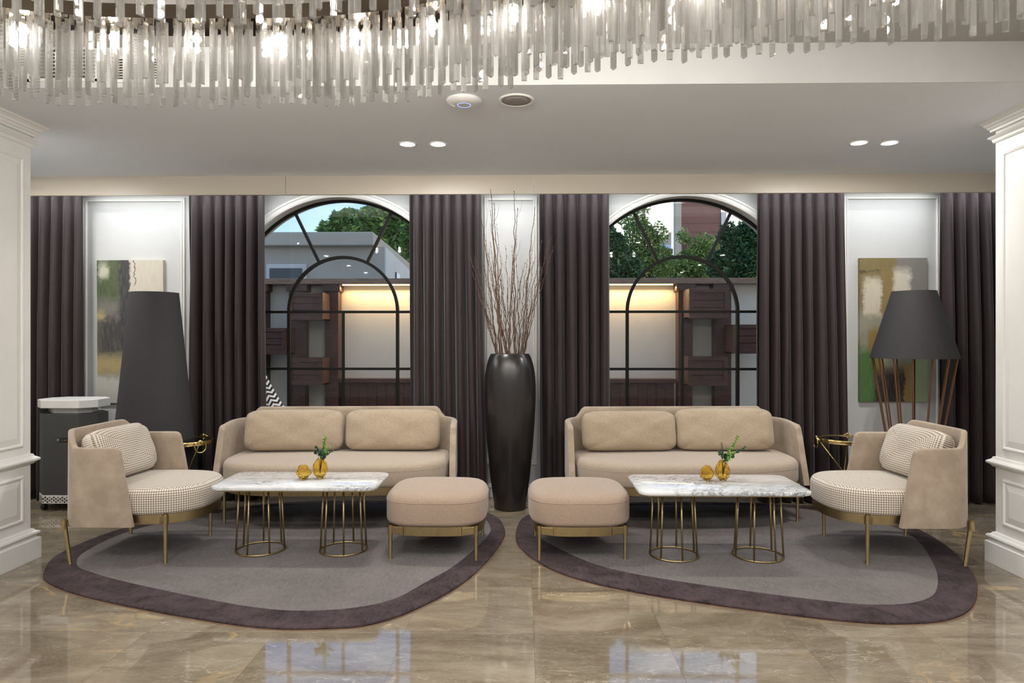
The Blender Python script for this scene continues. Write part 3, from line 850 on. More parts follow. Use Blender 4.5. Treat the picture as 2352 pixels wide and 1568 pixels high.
def bracket(leg, p, d, L=.16):
    """curved plate from the leg along the frame direction d"""
    mb = MB(); d = Vector(d).normalized(); n = Vector((-d.y, d.x, 0))
    rot = Matrix((d, n, Vector((0, 0, 1)))).transposed()
    mb.box(p, (L, .007, .046), rot)
    b = mb.build('bracket', 'brass', leg, bevel=.002)
    return b

def band(outline, z0, z1, t=.008):
    a = outline; b = offset_poly(outline, t)
    mb = MB()
    mb.loft([[(x, y, z0) for x, y in a], [(x, y, z1) for x, y in a], [(x, y, z1) for x, y in b], [(x, y, z0) for x, y in b], [(x, y, z0) for x, y in a]], False, False, True)
    return mb

def piping(outline, z, r=.004):
    return MB().tube([(x, y, z) for x, y in outline], r, 6, closed=True)

def build_sofa(label, loc, rz):
    t = thing('sofa', label, 'sofa', loc, rz)
    W, B, t_ = .895, .58, .045
    Rc = .23
    half = (W - Rc)                      # straight half of the back
    arc = PI / 2 * Rc
    def ztop(u):
        z = .800 - .080 * smoothstep(half + .05, half + .14, u)
        return z - .028 * smoothstep(half + .15, half + arc + .25, u)
    o = shell_mesh(W, B, Rc, t_, .262, ztop, .02, .16).build('shell', 'velvet', t); smooth_angle(o, 50)
    out = sup(W - .052, .50, 3.4, 120, 0, .30, b2=.22, n2=6)
    o = upholstered(MB(), out, .285, .462, .03, .05, .012).build('seat_cushion', 'sofa_fabric', t)
    piping(offset_poly(out, .001), .405, .0025).build('piping', 'sofa_fabric', o)
    fr = sup(W - .065, .485, 3.4, 120, 0, .30, b2=.235, n2=6)
    o = band(fr, .235, .292).build('frame', 'brass', t); smooth_angle(o, 40)
    MB().prism(offset_poly(fr, .012), .262, .286).build('base_panel', 'black_plastic', t)
    for sx in (-1, 1):
        l = seat_leg(t, sx * .79, .0, .30); bracket(l, (sx * .72, -.035 + .02, .262), (1, sx * .55, 0), .15)
        l = seat_leg(t, sx * .68, .545, .27, (0, .02)); bracket(l, (sx * .66, .52, .255), (0, 1, 0), .06)
    return t
SOFA_L = ((-1.40, 4.945, RUG_Z), R(3.0)); SOFA_R = ((1.236, 4.984, RUG_Z), R(2.6))
build_sofa('tan velvet two-seat sofa with brass frame on the left rug', *SOFA_L)
build_sofa('tan velvet two-seat sofa with brass frame on the right rug', *SOFA_R)

def sofa_cushion(label, base, lx, w, h, seed, tilt=0.0, ly=.33, roll=0.0):
    loc, rz = base
    c, s_ = math.cos(rz), math.sin(rz)
    x = loc[0] + c * lx - s_ * ly; y = loc[1] + s_ * lx + c * ly
    o = pillow_mesh(w, h, .19, soft=.30, pinch=.035, seed=seed).build('cushion', 'cushion_fabric', loc=(x, y, loc[2] + .472), rot=(R(-13) + tilt, roll, rz))
    return tag(o, label, 'cushion')
def sofa_x(px_, base, ly):
    """local x on the sofa of the photo column px_ at depth ly"""
    loc, rz = base; r = ray(px_, 1000)
    # solve loc + R(lx,ly) = t*r
    c, s_ = math.cos(rz), math.sin(rz)
    ox, oy = loc[0] - s_ * ly, loc[1] + c * ly
    # ox + c*lx = t*rx ; oy + s*lx = t*ry
    lx = (oy * r[0] - ox * r[1]) / (c * r[1] - s_ * r[0]); return lx
for base, a, b, lab, seed, h in (
        (SOFA_L, 556, 786, 'wide beige back cushion at the left end of the left sofa', 1, .325),
        (SOFA_L, 790, 1011, 'wide beige back cushion at the right end of the left sofa, near the branch vase', 2, .325),
        (SOFA_R, 1338, 1557, 'wide beige back cushion at the left end of the right sofa', 3, .315),
        (SOFA_R, 1555, 1783, 'wide beige back cushion at the right end of the right sofa, set higher', 4, .335)):
    xa, xb = sofa_x(a, base, .30), sofa_x(b, base, .30)
    sofa_cushion(lab, base, (xa + xb) / 2, xb - xa, h, seed)

def build_chair(label, loc, rz):
    t = thing('armchair', label, 'armchair', loc, rz)
    W, B, t_ = .372, .385, .034
    Rc = .19; half = W - Rc; arc = PI / 2 * Rc
    def ztop(u):
        z = .80 - .095 * smoothstep(half + .09, half + .22, u)
        return z - .0 * smoothstep(half + arc, half + arc + .3, u)
    o = shell_mesh(W, B, Rc, t_, .235, ztop, -.085, -.005, flare=.015).build('shell', 'velvet', t); smooth_angle(o, 50)
    out = sup(W - .045, .385, 2.7, 110, 0, -.03, b2=.35, n2=4)
    o = upholstered(MB(), out, .290, .452, .03, .05, .018, uv=True).build('seat_cushion', 'houndstooth', t)
    fr = sup(W - .058, .372, 2.7, 110, 0, -.03, b2=.35, n2=4)
    o = band(fr, .238, .294).build('frame', 'brass', t); smooth_angle(o, 40)
    MB().prism(offset_poly(fr, .012), .265, .288).build('base_panel', 'black_plastic', t)
    for sx in (-1, 1):
        l = seat_leg(t, sx * .292, -.243, .300, (sx * 0, .0)); bracket(l, (sx * .262, -.268, .264), (1, sx * .75, 0), .15)
        l = seat_leg(t, sx * .325, .352, .275, (-sx * .012, -.03)); bracket(l, (sx * .295, .33, .245), (1, sx * .8, 0), .08)
    return t
CH_L = ((-2.395, 4.315, RUG_Z), R(90)); CH_R = ((2.305, 4.372, RUG_Z), R(-90))
build_chair('tan velvet armchair with houndstooth seat by the left pillar', *CH_L)
build_chair('tan velvet armchair with houndstooth seat by the right pillar', *CH_R)
for base, lab, dx, dr in ((CH_L, 'houndstooth cushion propped on the left armchair', .01, R(-3)), (CH_R, 'houndstooth cushion propped on the right armchair', 0, R(3))):
    loc, rz = base; c, s_ = math.cos(rz), math.sin(rz); lx, ly = dx, .155
    o = pillow_mesh(.56, .335, .19, soft=.32, pinch=.04, seed=8).build('cushion', 'houndstooth', loc=(loc[0] + c * lx - s_ * ly, loc[1] + s_ * lx + c * ly, loc[2] + .462), rot=(R(-19), 0, rz + dr))
    tag(o, lab, 'cushion')

def build_ottoman(label, loc, rz):
    t = thing('ottoman', label, 'ottoman', loc, rz)
    out = sup(.318, .318, 3.3, 110)
    o = upholstered(MB(), out, .208, .398, .03, .055, .022).build('seat_cushion', 'ottoman_fabric', t)
    piping(offset_poly(out, .0008), .352, .0022).build('piping', 'ottoman_fabric', o)
    fr = sup(.300, .300, 3.3, 110)
    o = band(fr, .152, .208).build('frame', 'brass', t); smooth_angle(o, 40)
    MB().prism(offset_poly(fr, .012), .185, .206).build('base_panel', 'black_plastic', t)
    for sx in (-1, 1):
        for sy in (-1, 1):
            l = seat_leg(t, sx * .263, sy * .257, .212); bracket(l, (sx * .225, sy * .272, .18), (1, -sx * sy * .32, 0), .095)
    return t
build_ottoman('square rose-beige ottoman on brass legs at the edge of the left rug', (-.548, 4.382, RUG_Z), R(-1))
build_ottoman('square rose-beige ottoman on brass legs at the edge of the right rug', (.352, 4.392, RUG_Z), R(2))

# ------------------------------------------------------------------ coffee tables
def rounded_rect(w, d, r, k=8):
    pts = []
    for cx_, cy_, a0 in ((w / 2 - r, d / 2 - r, 0), (-w / 2 + r, d / 2 - r, 90), (-w / 2 + r, -d / 2 + r, 180), (w / 2 - r, -d / 2 + r, 270)):
        for i in range(k + 1):
            a = R(a0 + 90 * i / k); pts.append((cx_ + r * math.cos(a), cy_ + r * math.sin(a)))
    return pts
def build_table(label, loc, w, d, rings, mat, rz=0, chamfer=None):
    t = thing('coffee_table', label, 'table', loc, rz)
    H = .452
    top = rounded_rect(w, d, .07)
    mb = MB(); mb.loft([[(x, y, z) for x, y in (top if q == 0 else offset_poly(top, q))] for q, z in ((.003, H - .024), (0, H - .021), (0, H - .003), (.003, H))], True, True, False)
    o = mb.build('marble_top', mat, t); smooth_angle(o, 60)
    mb = MB().prism(offset_poly(top, .035), H - .036, H - .024); mb.build('metal_subframe', 'brass', t)
    for (rx, ry, r, ph) in rings:
        mb = MB().tube([(rx + r * math.cos(2 * PI * k / 48), ry + r * math.sin(2 * PI * k / 48), .0065) for k in range(48)], .0065, 8, closed=True)
        ring = mb.build('base_ring', 'brass', t)
        for k in range(7):
            a = -PI / 2 + ph + 2 * PI * k / 7
            mb = MB().tube([(rx + r * math.cos(a), ry + r * math.sin(a), .008), (rx + r * .86 * math.cos(a), ry + r * .86 * math.sin(a), H - .034)], .0062, 8)
            mb.build('rod', 'brass', ring)
    return t
TL = (-1.405, 4.295, RUG_Z); TR = (1.195, 4.228, RUG_Z)
build_table('white marble coffee table on two brass wire bases, left seating group', TL, 1.02, .475, [(-.275, -.0, .15, .71), (.255, .005, .147, .26)], 'marble_a')
build_table('white marble coffee table on two brass wire bases, right seating group', TR, 1.02, .52, [(-.255, 0, .147, .13), (.265, 0, .150, .426)], 'marble_b')
TOP_Z = RUG_Z + .4525

def facet_vase(name, label, loc, w, h, seed, lean=0.0, neck=.42):
    """hand-blown amber vase with flat cut facets, hollow"""
    rnd = random.Random(seed)
    def shellpts(k, dz):
        prof = [(.40, 0.0, 6), (.88, .26, 6), (1.0, .48, 6), (.86, .72, 6), (neck, 1.0, 6)]
        rings = []
        for j, (r, z, n) in enumerate(prof):
            ring = []
            for i in range(n):
                a = 2 * PI * (i + .5 * (j % 2)) / n + seed
                rr = max(.004, (r * w / 2 + rr_[j][i] * w) - k)
                ring.append((rr * math.cos(a) + lean * z * h, rr * math.sin(a), min(max(z * h + zz_[j][i] * h * (0 if j in (0, 4) else 1), 0), h) * (1) + (dz if j == 0 else 0)))
            rings.append(ring)
        return rings
    rr_ = [[rnd.uniform(-.05, .03) if j not in (0,) else 0 for _ in range(6)] for j in range(5)]
    zz_ = [[rnd.uniform(-.07, .07) for _ in range(6)] for j in range(5)]
    o_, i_ = shellpts(0, 0), shellpts(.005, .009)
    mb = MB()
    def tri(rings, flip):
        n = 6; base = len(mb.v)
        for r in rings: mb.v += r
        for j in range(len(rings) - 1):
            for i in range(n):
                k = (i + 1) % n; a, b, c, d = base + j * n + i, base + j * n + k, base + (j + 1) * n + k, base + (j + 1) * n + i
                fs = [(a, b, d), (b, c, d)] if j % 2 == 0 else [(a, b, c), (a, c, d)]
                for f in fs: mb.f.append(f[::-1] if flip else f); mb.sm.append(False)
        f = tuple(base + i for i in range(n)); mb.f.append(f if flip else f[::-1]); mb.sm.append(False)
        return base + (len(rings) - 1) * n
    a = tri(o_, False); b = tri(i_, True)
    for i in range(6):
        k = (i + 1) % 6; mb.f.append((a + i, a + k, b + k, b + i)); mb.sm.append(False)
    o = mb.build(name, 'amber', loc=loc)
    return tag(o, label, 'vase')
def top_at(px_, py_): return on_z(px_, py_, TOP_Z)
p = top_at(697, 1101); facet_vase('bud_vase', 'small round amber glass vase on the left marble table', (p.x, p.y, TOP_Z + .001), .098, .09, 1.3, neck=.5)
pl = top_at(735, 1098); facet_vase('bud_vase', 'taller amber glass vase with greenery on the left marble table', (pl.x, pl.y, TOP_Z + .001), .10, .128, 2.1, neck=.34)
p = top_at(1624, 1103); facet_vase('bud_vase', 'small tilted amber glass vase on the right marble table', (p.x, p.y, TOP_Z + .001), .096, .092, 3.7, neck=.42)
pr_ = top_at(1660, 1103); facet_vase('bud_vase', 'taller amber glass vase with greenery on the right marble table', (pr_.x, pr_.y, TOP_Z + .001), .102, .128, 4.4, neck=.34)

def sprig(label, loc, stems, seed):
    """eucalyptus sprig; stems: (tip dx, tip height, leaf material, leaf size, pairs)"""
    rnd = random.Random(seed); t = thing('greenery_sprig', label, 'plant', loc)
    for (dx, dy, hh, mat, ls, pairs) in stems:
        pts = [Vector((0, 0, .02)), Vector((dx * .12, dy * .1, .075)), Vector((dx * .4, dy * .4, .12 + (hh - .12) * .4)), Vector((dx, dy, hh))]
        def at(q):
            a = q * 3; i = min(int(a), 2); f = a - i; return pts[i].lerp(pts[i + 1], f)
        st = MB().tube([at(q / 8) for q in range(9)], [.0018 - .0012 * q / 8 for q in range(9)], 6).build('stem', 'stem', t)
        mb = MB()
        for k in range(pairs):
            q = .56 + .44 * (k + 1) / pairs if hh > .16 else .5 + .5 * (k + 1) / pairs
            c = at(min(q, 1)); d = (at(min(q + .02, 1)) - at(q - .05)).normalized()
            for m_ in range(4):
                a = rnd.uniform(0, 2 * PI) + m_ * PI / 2; size = ls * (1.15 - .55 * (k / pairs)) * rnd.uniform(.8, 1.15)
                side = Vector((math.cos(a), math.sin(a), rnd.uniform(-.1, .6))).normalized()
                nrm = side.cross(d).normalized(); nrm = (nrm + Vector((rnd.uniform(-.5, .5), -.8, rnd.uniform(-.2, .6)))).normalized()
                e1 = side; e2 = nrm.cross(e1).normalized(); e1 = e2.cross(nrm).normalized()
                cc = c + e1 * size * 1.1; ring = []
                for z in range(10):
                    b = 2 * PI * z / 10; ring.append(cc + e1 * size * math.cos(b) + e2 * size * .85 * math.sin(b) + nrm * size * .18 * math.cos(2 * b))
                o = len(mb.v); mb.v += [tuple(cc + nrm * size * .1)] + [tuple(x) for x in ring]
                for z in range(10): mb.f.append((o, o + 1 + z, o + 1 + (z + 1) % 10)); mb.sm.append(True)
        mb.build('leaves', mat, st, solid=.0004)
    return t
sprig('curling green eucalyptus sprig in the amber vase on the left table', (pl.x, pl.y, TOP_Z + .012),
      [(.035, 0, .255, 'leaf_light', .0085, 9), (.06, -.02, .19, 'leaf_light', .009, 7), (-.03, .01, .185, 'leaf_dark', .011, 6), (.01, -.02, .165, 'leaf_dark', .013, 7), (.03, .02, .15, 'leaf_dark', .011, 6), (.075, .01, .165, 'leaf_dark', .009, 6)], 3)
sprig('green eucalyptus sprig leaning right in the amber vase on the right table', (pr_.x, pr_.y, TOP_Z + .012),
      [(.095, 0, .265, 'leaf_light', .009, 9), (.13, -.01, .20, 'leaf_dark', .011, 8), (.06, -.02, .17, 'leaf_light', .012, 6), (.03, .01, .155, 'leaf_dark', .012, 6), (-.012, -.01, .225, 'leaf_purple', .0045, 11), (-.02, .0, .17, 'leaf_dark', .009, 6)], 5)

# ------------------------------------------------------------------ floor vase with branches
def build_floor_vase():
    Yv = 5.46; c = on_z(1171.5, 1166)
    k = Yv / F_PX
    prof = []
    pts = [(36.5, 1168), (38, 1150), (45, 1100), (50, 1050), (54.5, 1000), (57.5, 950), (59, 905), (58, 870), (54.5, 845), (49.5, 827), (45.5, 818), (43.5, 815)]
    z0 = EYE - (1168 - 780) * k
    for r, y in pts: prof.append((r * k, EYE - (y - 780) * k - z0))
    # smooth the profile
    P = []
    for i in range(len(prof) - 1):
        p0 = prof[max(i - 1, 0)]; p1 = prof[i]; p2 = prof[i + 1]; p3 = prof[min(i + 2, len(prof) - 1)]
        for j in range(5):
            t = j / 5
            P.append(tuple(.5 * (2 * p1[q] + (p2[q] - p0[q]) * t + (2 * p0[q] - 5 * p1[q] + 4 * p2[q] - p3[q]) * t * t + (3 * p1[q] - p0[q] - 3 * p2[q] + p3[q]) * t ** 3) for q in (0, 1)))
    P.append(prof[-1]); zt = P[-1][1]; rn = P[-1][0]
    P = [(P[0][0] - .01, 0)] + [(a, b + .004) for a, b in P] + [(rn - .008, zt + .001), (rn - .014, zt - .01), (rn - .01, zt - .06), (rn + .01, zt - .20)]
    x = on_y(1171.5, 900, Yv).x
    o = MB().lathe(P, n=72, cap0=True, cap1=True).build('floor_vase', 'ceramic', loc=(x, Yv, 0))
    tag(o, 'tall black ceramic floor vase holding bare branches between the two windows', 'vase')
    return (x, Yv, zt, rn - .02)
FV = build_floor_vase()

def build_branches():
    rnd = random.Random(21); x0, y0, zt, rn = FV
    k = 5.44 / F_PX
    tips = [(1128, 440), (1181, 438), (1136, 470), (1127, 482), (1106, 492), (1189, 480), (1228, 478), (1187, 540), (1113, 540), (1112, 557), (1125, 555), (1135, 568),
            (1082, 590), (1091, 592), (1087, 628), (1097, 665), (1109, 602), (1147, 616), (1187, 588), (1223, 572), (1259, 557), (1266, 546), (1270, 570), (1244, 556),
            (1211, 597), (1225, 604), (1242, 614), (1214, 620), (1165, 662), (1103, 690), (1124, 618), (1114, 618), (1207, 605), (1160, 560), (1170, 640), (1150, 640),
            (1196, 640), (1233, 650), (1130, 650), (1220, 660), (1142, 520), (1176, 560)]
    for n_, (tx, ty) in enumerate(tips):
        tip = Vector(((tx - 1171.5) * k, rnd.uniform(-.16, .07), EYE + (780 - ty) * k))
        a = rnd.uniform(0, 2 * PI); rr = rn * math.sqrt(rnd.random()) * .85
        bx = tip.x * .35 + rr * math.cos(a) * .6; bx = max(-rn * .85, min(rn * .85, bx)); by = rr * math.sin(a) * .6
        base = Vector((bx * .5, by * .5, zt - .45)); neck = Vector((bx, by, zt))
        # stems rise steeply, then fan out
        mid = Vector((bx + (tip.x - bx) * .42, by + (tip.y - by) * .45, zt + (tip.z - zt) * .5))
        pts = [base, neck]; N_ = 16
        for i in range(1, N_ + 1):
            t = i / N_; p = (1 - t) ** 2 * neck + 2 * (1 - t) * t * mid + t * t * tip
            w = math.sin(PI * t) ** .5 * .010
            p += Vector((rnd.uniform(-1, 1) * w, rnd.uniform(-1, 1) * w, 0)); pts.append(p)
        thick = .0062 if n_ < 7 else rnd.uniform(.0026, .0042)
        rads = [thick * (1 - .72 * i / (len(pts) - 1)) for i in range(len(pts))]
        mb = MB().tube(pts, rads, 6)
        # side shoots and buds
        for i in range(4, len(pts) - 1):
            p = pts[i]; d = (pts[i + 1] - pts[i - 1]).normalized()
            if rnd.random() < .20:
                s_ = rnd.choice((-1, 1)); L = rnd.uniform(.06, .20); q = [p]
                dd = (d + Vector((s_ * rnd.uniform(.35, .8), rnd.uniform(-.4, .4), 0))).normalized()
                for m_ in range(5):
                    dd = (dd + Vector((-s_ * .06, 0, .16)) + Vector((rnd.uniform(-.1, .1), rnd.uniform(-.1, .1), 0))).normalized(); q.append(q[-1] + dd * L / 5)
                mb.tube(q, [rads[i] * .6 * (1 - .6 * z / 5) for z in range(6)], 5)
            for _ in range(2):
                t = rnd.random(); b = p.lerp(pts[i + 1], t); s_ = rnd.choice((-1, 1)); e = b + d * .008 + Vector((s_ * .005, 0, .002))
                mb.tube([b, e], [.0024, .0008], 4)
        o = mb.build('bare_branch', 'twig', loc=(x0, y0, 0))
        hh = 'tip crossing the pelmet' if ty < 445 else 'tip near the panel top' if ty < 500 else 'ending high up' if ty < 575 else 'ending at middle height' if ty < 625 else 'short and low'
        dd = 'leaning over the left curtain' if tx < 1105 else 'leaning left' if tx < 1135 else 'nearly upright' if tx < 1195 else 'leaning right' if tx < 1236 else 'leaning over the right curtain'
        sz = 'thick' if n_ < 7 else 'thin'
        tag(o, f'{sz} bare branch in black vase, {dd}, {hh}', 'branch', 'bare branches in the tall black vase')
build_branches()

# ------------------------------------------------------------------ lamps
def build_cone_lamp():
    Yl = 5.18; k = Yl / F_PX; p = on_y(355, 800, Yl)
    t = thing('floor_lamp', 'tall black cone-shaped fabric floor lamp behind the left armchair', 'floor lamp', (p.x, Yl, 0))
    zt = EYE + (780 - 671) * k; rt = 51.5 * k; slope = (82.5 - 51.5) / (997 - 671)
    zb = .10; rb = rt + slope * (zt - zb)
    prof = [(rb, zb), (rb, zb + .012), (rt, zt - .010), (rt, zt), (rt - .006, zt), (rt - .006, zt - .02), (rb - .008, zb + .01), (rb - .008, zb), (rb, zb)]
    mb = MB().lathe(prof, n=64, cap0=False, cap1=False); o = mb.build('lamp_shade', 'black_shade', t); smooth_angle(o, 40)
    MB().lathe([(rb * .8, 0), (rb * .8, .018), (rb * .75, .024), (.02, .03)], n=48).build('base', 'dark_metal', t)
    MB().tube([(0, 0, .02), (0, 0, zt - .15)], .012, 12).build('pole', 'dark_metal', t)
    mb = MB()
    for a in (0, 2 * PI / 3, 4 * PI / 3): mb.tube([(0, 0, zt - .16), ((rt - .006) * math.cos(a), (rt - .006) * math.sin(a), zt - .05)], .003, 6)
    mb.build('shade_carrier', 'dark_metal', t)
build_cone_lamp()

def build_rod_lamp():
    Yl = 5.30; k = Yl / F_PX; p = on_y(2099, 800, Yl)
    t = thing('floor_lamp', 'floor lamp with black drum cone shade on a cage of copper rods', 'floor lamp', (p.x, Yl, 0))
    zt = EYE + (780 - 670) * k; zb = EYE + (780 - 822) * k; rt, rb = 45.5 * k, 89.5 * k
    prof = [(rb, zb), (rb, zb + .008), (rt, zt - .008), (rt, zt), (rt - .005, zt), (rt - .005, zt - .02), (rb - .007, zb + .01), (rb - .007, zb), (rb, zb)]
    o = MB().lathe(prof, n=64, cap0=False, cap1=False).build('lamp_shade', 'black_shade', t); smooth_angle(o, 40)
    r1, r0 = 86 * k, .10
    for i in range(14):
        a = 2 * PI * (i + .3) / 14
        mb = MB().tube([(r0 * math.cos(a), r0 * math.sin(a), .02), (r1 * math.cos(a), r1 * math.sin(a), zb + .02)], .0066, 4, smooth=False, phase=PI / 4)
        mb.build('rod', 'copper_rod', t)
    MB().lathe([(.15, 0), (.15, .018), (.14, .024)], n=48).build('base', 'dark_metal', t)
    MB().tube([(r1 * .97 * math.cos(2 * PI * q / 48), r1 * .97 * math.sin(2 * PI * q / 48), zb + .02) for q in range(48)], .005, 6, closed=True).build('top_ring', 'copper_rod', t)
    MB().tube([(0, 0, .02), (0, 0, zb + .12)], .008, 10).build('pole', 'dark_metal', t)
    mb = MB()
    for a in (0, 2 * PI / 3, 4 * PI / 3): mb.tube([(0, 0, zb + .11), ((rt + (rb - rt) * .72) * math.cos(a), (rt + (rb - rt) * .72) * math.sin(a), zb + .11)], .003, 6)
    mb.build('shade_carrier', 'dark_metal', t)
build_rod_lamp()

# ------------------------------------------------------------------ gueridon side tables
def build_side_table(label, cpos, angs, r=.185):
    t = thing('side_table', label, 'side table', cpos)
    H = .600
    MB().lathe([(r - .004, H - .014), (r - .004, H - .006)], n=64).build('glass_top', 'table_glass', t)
    prof = [(r, H - .032), (r + .004, H - .028), (r + .002, H - .018), (r + .004, H - .008), (r, H), (r - .005, H), (r - .005, H - .032)]
    n = 96; rings = []
    for q, (rr, z) in enumerate(prof + [prof[0]]):
        rings.append([((rr + (.0025 * math.cos(24 * 2 * PI * k / n) if q in (1, 3) else 0)) * math.cos(2 * PI * k / n), (rr) * math.sin(2 * PI * k / n), z) for k in range(n)])
    mb = MB(); mb.loft(rings, False, False, False); o = mb.build('rim', 'bright_brass', t); smooth_angle(o, 35)
    for a in angs:
        d = Vector((math.cos(a), math.sin(a), 0)); top = d * (r + .025) + Vector((0, 0, H + .006)); foot = -d * .235 + Vector((0, 0, .018))
        mb = MB().tube([top, foot], .0055, 8)
        mb.lathe([(.002, -.012), (.0105, -.005), (.0105, .005), (.002, .012)], tuple(top), 12); mb.lathe([(.003, -.018), (.012, -.014), (.013, -.004), (.003, .006)], tuple(foot), 12)
        leg = mb.build('leg', 'bright_brass', t)
        rr = .042; c = top + Vector((0, 0, -rr)) + d * .006; side = Vector((-d.y, d.x, 0))
        MB().tube([c + side * rr * math.cos(2 * PI * q / 28) + Vector((0, 0, rr)) * math.sin(2 * PI * q / 28) for q in range(28)], .0056, 8, closed=True).build('ring_handle', 'bright_brass', leg)
    return t
build_side_table('round brass side table with ring handles beside the left armchair', (-2.565, 5.10, 0), [R(-38), R(82), R(202)])
build_side_table('round brass side table with ring handles beside the right armchair', (2.485, 5.27, 0), [R(178), R(58), R(-62)])

# ------------------------------------------------------------------ air purifier
def build_purifier():
    t = thing('air_purifier', 'dark grey octagonal air purifier with white lid and perforated base', 'air purifier', (-3.665, 5.45, 0), R(0))
    W, D = .405, .26
    def octo(w, d, c, grow=0):
        x, y = w / 2 + grow, d / 2 + grow
        return [(-x + c, -y), (x - c, -y), (x, -y + c), (x, y - c), (x - c, y), (-x + c, y), (-x, y - c), (-x, -y + c)]
    W, D, C_ = .475, .33, .095
    zb0, zb1, zt = .062, .128, .772
    MB().prism(octo(W, D, C_), zb1, zt).build('body', 'grey_metal', t, bevel=.003)
    bs = MB().prism(octo(W, D, C_, .002), zb0, zb1).build('perforated_base', 'white_plastic', t, bevel=.002)
    # hexagonal holes in the base band
    mb = MB(); o8 = octo(W, D, C_, .0032)
    for i in (0, 1, 2, 7):
        a = Vector(o8[i]); b = Vector(o8[(i + 1) % 8]); L = (b - a).length; d = (b - a).normalized(); nrm = Vector((d.y, -d.x))
        cols = int(L / .0165)
        for c in range(cols):
            for r in range(2):
                s_ = (c + .5) / cols * L; z = zb0 + .014 + r * .024 + (.012 if c % 2 else 0)
                if z > zb1 - .005: continue
                p = a + d * s_; rad = .0078 if (c * 7 + r * 3) % 4 else .0055
                vs = []
                for q in range(6):
                    an = PI / 6 + q * PI / 3; vs.append((p.x + d.x * rad * math.cos(an) + nrm.x * .0006, p.y + d.y * rad * math.cos(an) + nrm.y * .0006, z + rad * math.sin(an)))
                mb.add(vs, [tuple(range(6))])
    mb.build('hole_pattern', 'black_plastic', bs)
    MB().prism(octo(W - .13, D - .10, C_ * .8), zt, zt + .045).build('neck', 'white_plastic', t, bevel=.003)
    MB().prism(octo(W + .02, D + .02, C_), zt + .045, zt + .110).build('lid', 'white_plastic', t, bevel=.004)
    for sx in (-1, 1):
        for sy in (-1, 1):
            mb = MB(); rot = Matrix.Rotation(PI / 2, 3, 'Y')
            n = 20; x, y = sx * (W / 2 - .075), sy * (D / 2 - .045)
            mb.loft([[(x + dx, y + .024 * math.cos(2 * PI * q / n), .026 + .024 * math.sin(2 * PI * q / n)) for q in range(n)] for dx in (-.014, .014)])
            mb.box((x, y, .052), (.02, .03, .02))
            mb.build('caster', 'black_plastic', t)
    # maker's plate: white ring mark, blue and orange lettering
    px0 = on_y(129, 1008, 5.28); px1 = on_y(154, 1015, 5.28)
    cxp = (px0.x + px1.x) / 2 + 3.665; cz = (on_y(140, 1010.5, 5.28).z)
    y = -D / 2
    pl_ = MB().box((cxp, y - .0015, cz), (.088, .003, .031)).build('maker_plate', 'black_plastic', t)
    mb = MB().tube([(cxp - .029 + .008 * math.cos(R(a)), y - .0035, cz + .008 * math.sin(R(a))) for a in range(40, 330, 15)], .0022, 6)
    mb.build('ring_mark', 'white_plastic', pl_)
    for txt, x, mat in (('ETALO', -.018, plain('blue_grey_ink', srgb(110, 128, 170), .5)), ('UVE', .018, plain('orange_ink', srgb(224, 140, 70), .5))):
        cu = bpy.data.curves.new('lettering', 'FONT'); cu.body = txt; cu.size = .0125; cu.extrude = .0004
        o = bpy.data.objects.new('lettering', cu); cu.materials.append(mat); me = bpy.data.meshes.new_from_object(o); bpy.data.objects.remove(o)
        o = bpy.data.objects.new('lettering', me); COL.objects.link(o)
        o.parent = pl_; o.location = (cxp + x, y - .0036, cz - .0045); o.rotation_euler = (PI / 2, 0, 0)
build_purifier()

# ------------------------------------------------------------------ paintings
def painting(label, xa, xb, za, zb, mat, rot=0.0):
    w, h = xb - xa, zb - za; d = .034
    mb = MB(); x, y, z = w / 2, d / 2, h / 2
    vs = [(-x, -y, -z), (x, -y, -z), (x, y, -z), (-x, y, -z), (-x, -y, z), (x, -y, z), (x, y, z), (-x, y, z)]
    e = .03
    mb.add(vs, [(0, 1, 5, 4), (1, 2, 6, 5), (3, 0, 4, 7), (4, 5, 6, 7), (0, 3, 2, 1), (2, 3, 7, 6)], False,
           [[(0, 0), (1, 0), (1, 1), (0, 1)], [(1, 0), (1 + e, 0), (1 + e, 1), (1, 1)], [(-e, 0), (0, 0), (0, 1), (-e, 1)], [(0, 1), (1, 1), (1, 1), (0, 1)], [(0, 0), (0, 0), (1, 0), (1, 0)], [(1, 0), (0, 0), (0, 1), (1, 1)]])
    o = mb.build('canvas_painting', mat, loc=((xa + xb) / 2, Y_WALL - d / 2 - .001, (za + zb) / 2), rot=(0, rot, 0))
    return tag(o, label, 'painting')
Yp = Y_WALL - .035
a, b = on_y(223, 925, Yp), on_y(375, 597, Yp); painting('unframed abstract canvas in green, charcoal and cream behind the cone lamp', a.x, b.x, a.z, b.z, 'art_a', R(-.3))
a, b = on_y(1975, 922, Yp), on_y(2130, 592, Yp); painting('unframed abstract canvas in ochre, cream and green behind the copper-rod lamp', a.x, b.x, a.z, b.z, 'art_b')

# zigzag cushion on the sill of the left window
p = on_y(622, 930, 5.80)
o = pillow_mesh(.40, .40, .13, soft=.55, pinch=.09, seed=4, uvscale=2.6, sq=16).build('cushion', 'zigzag', loc=(p.x - .06, 5.86, Z_SILL + .115), rot=(R(-8), R(-30), R(12)))
tag(o, 'black and white zigzag cushion on the sill of the left window', 'cushion')

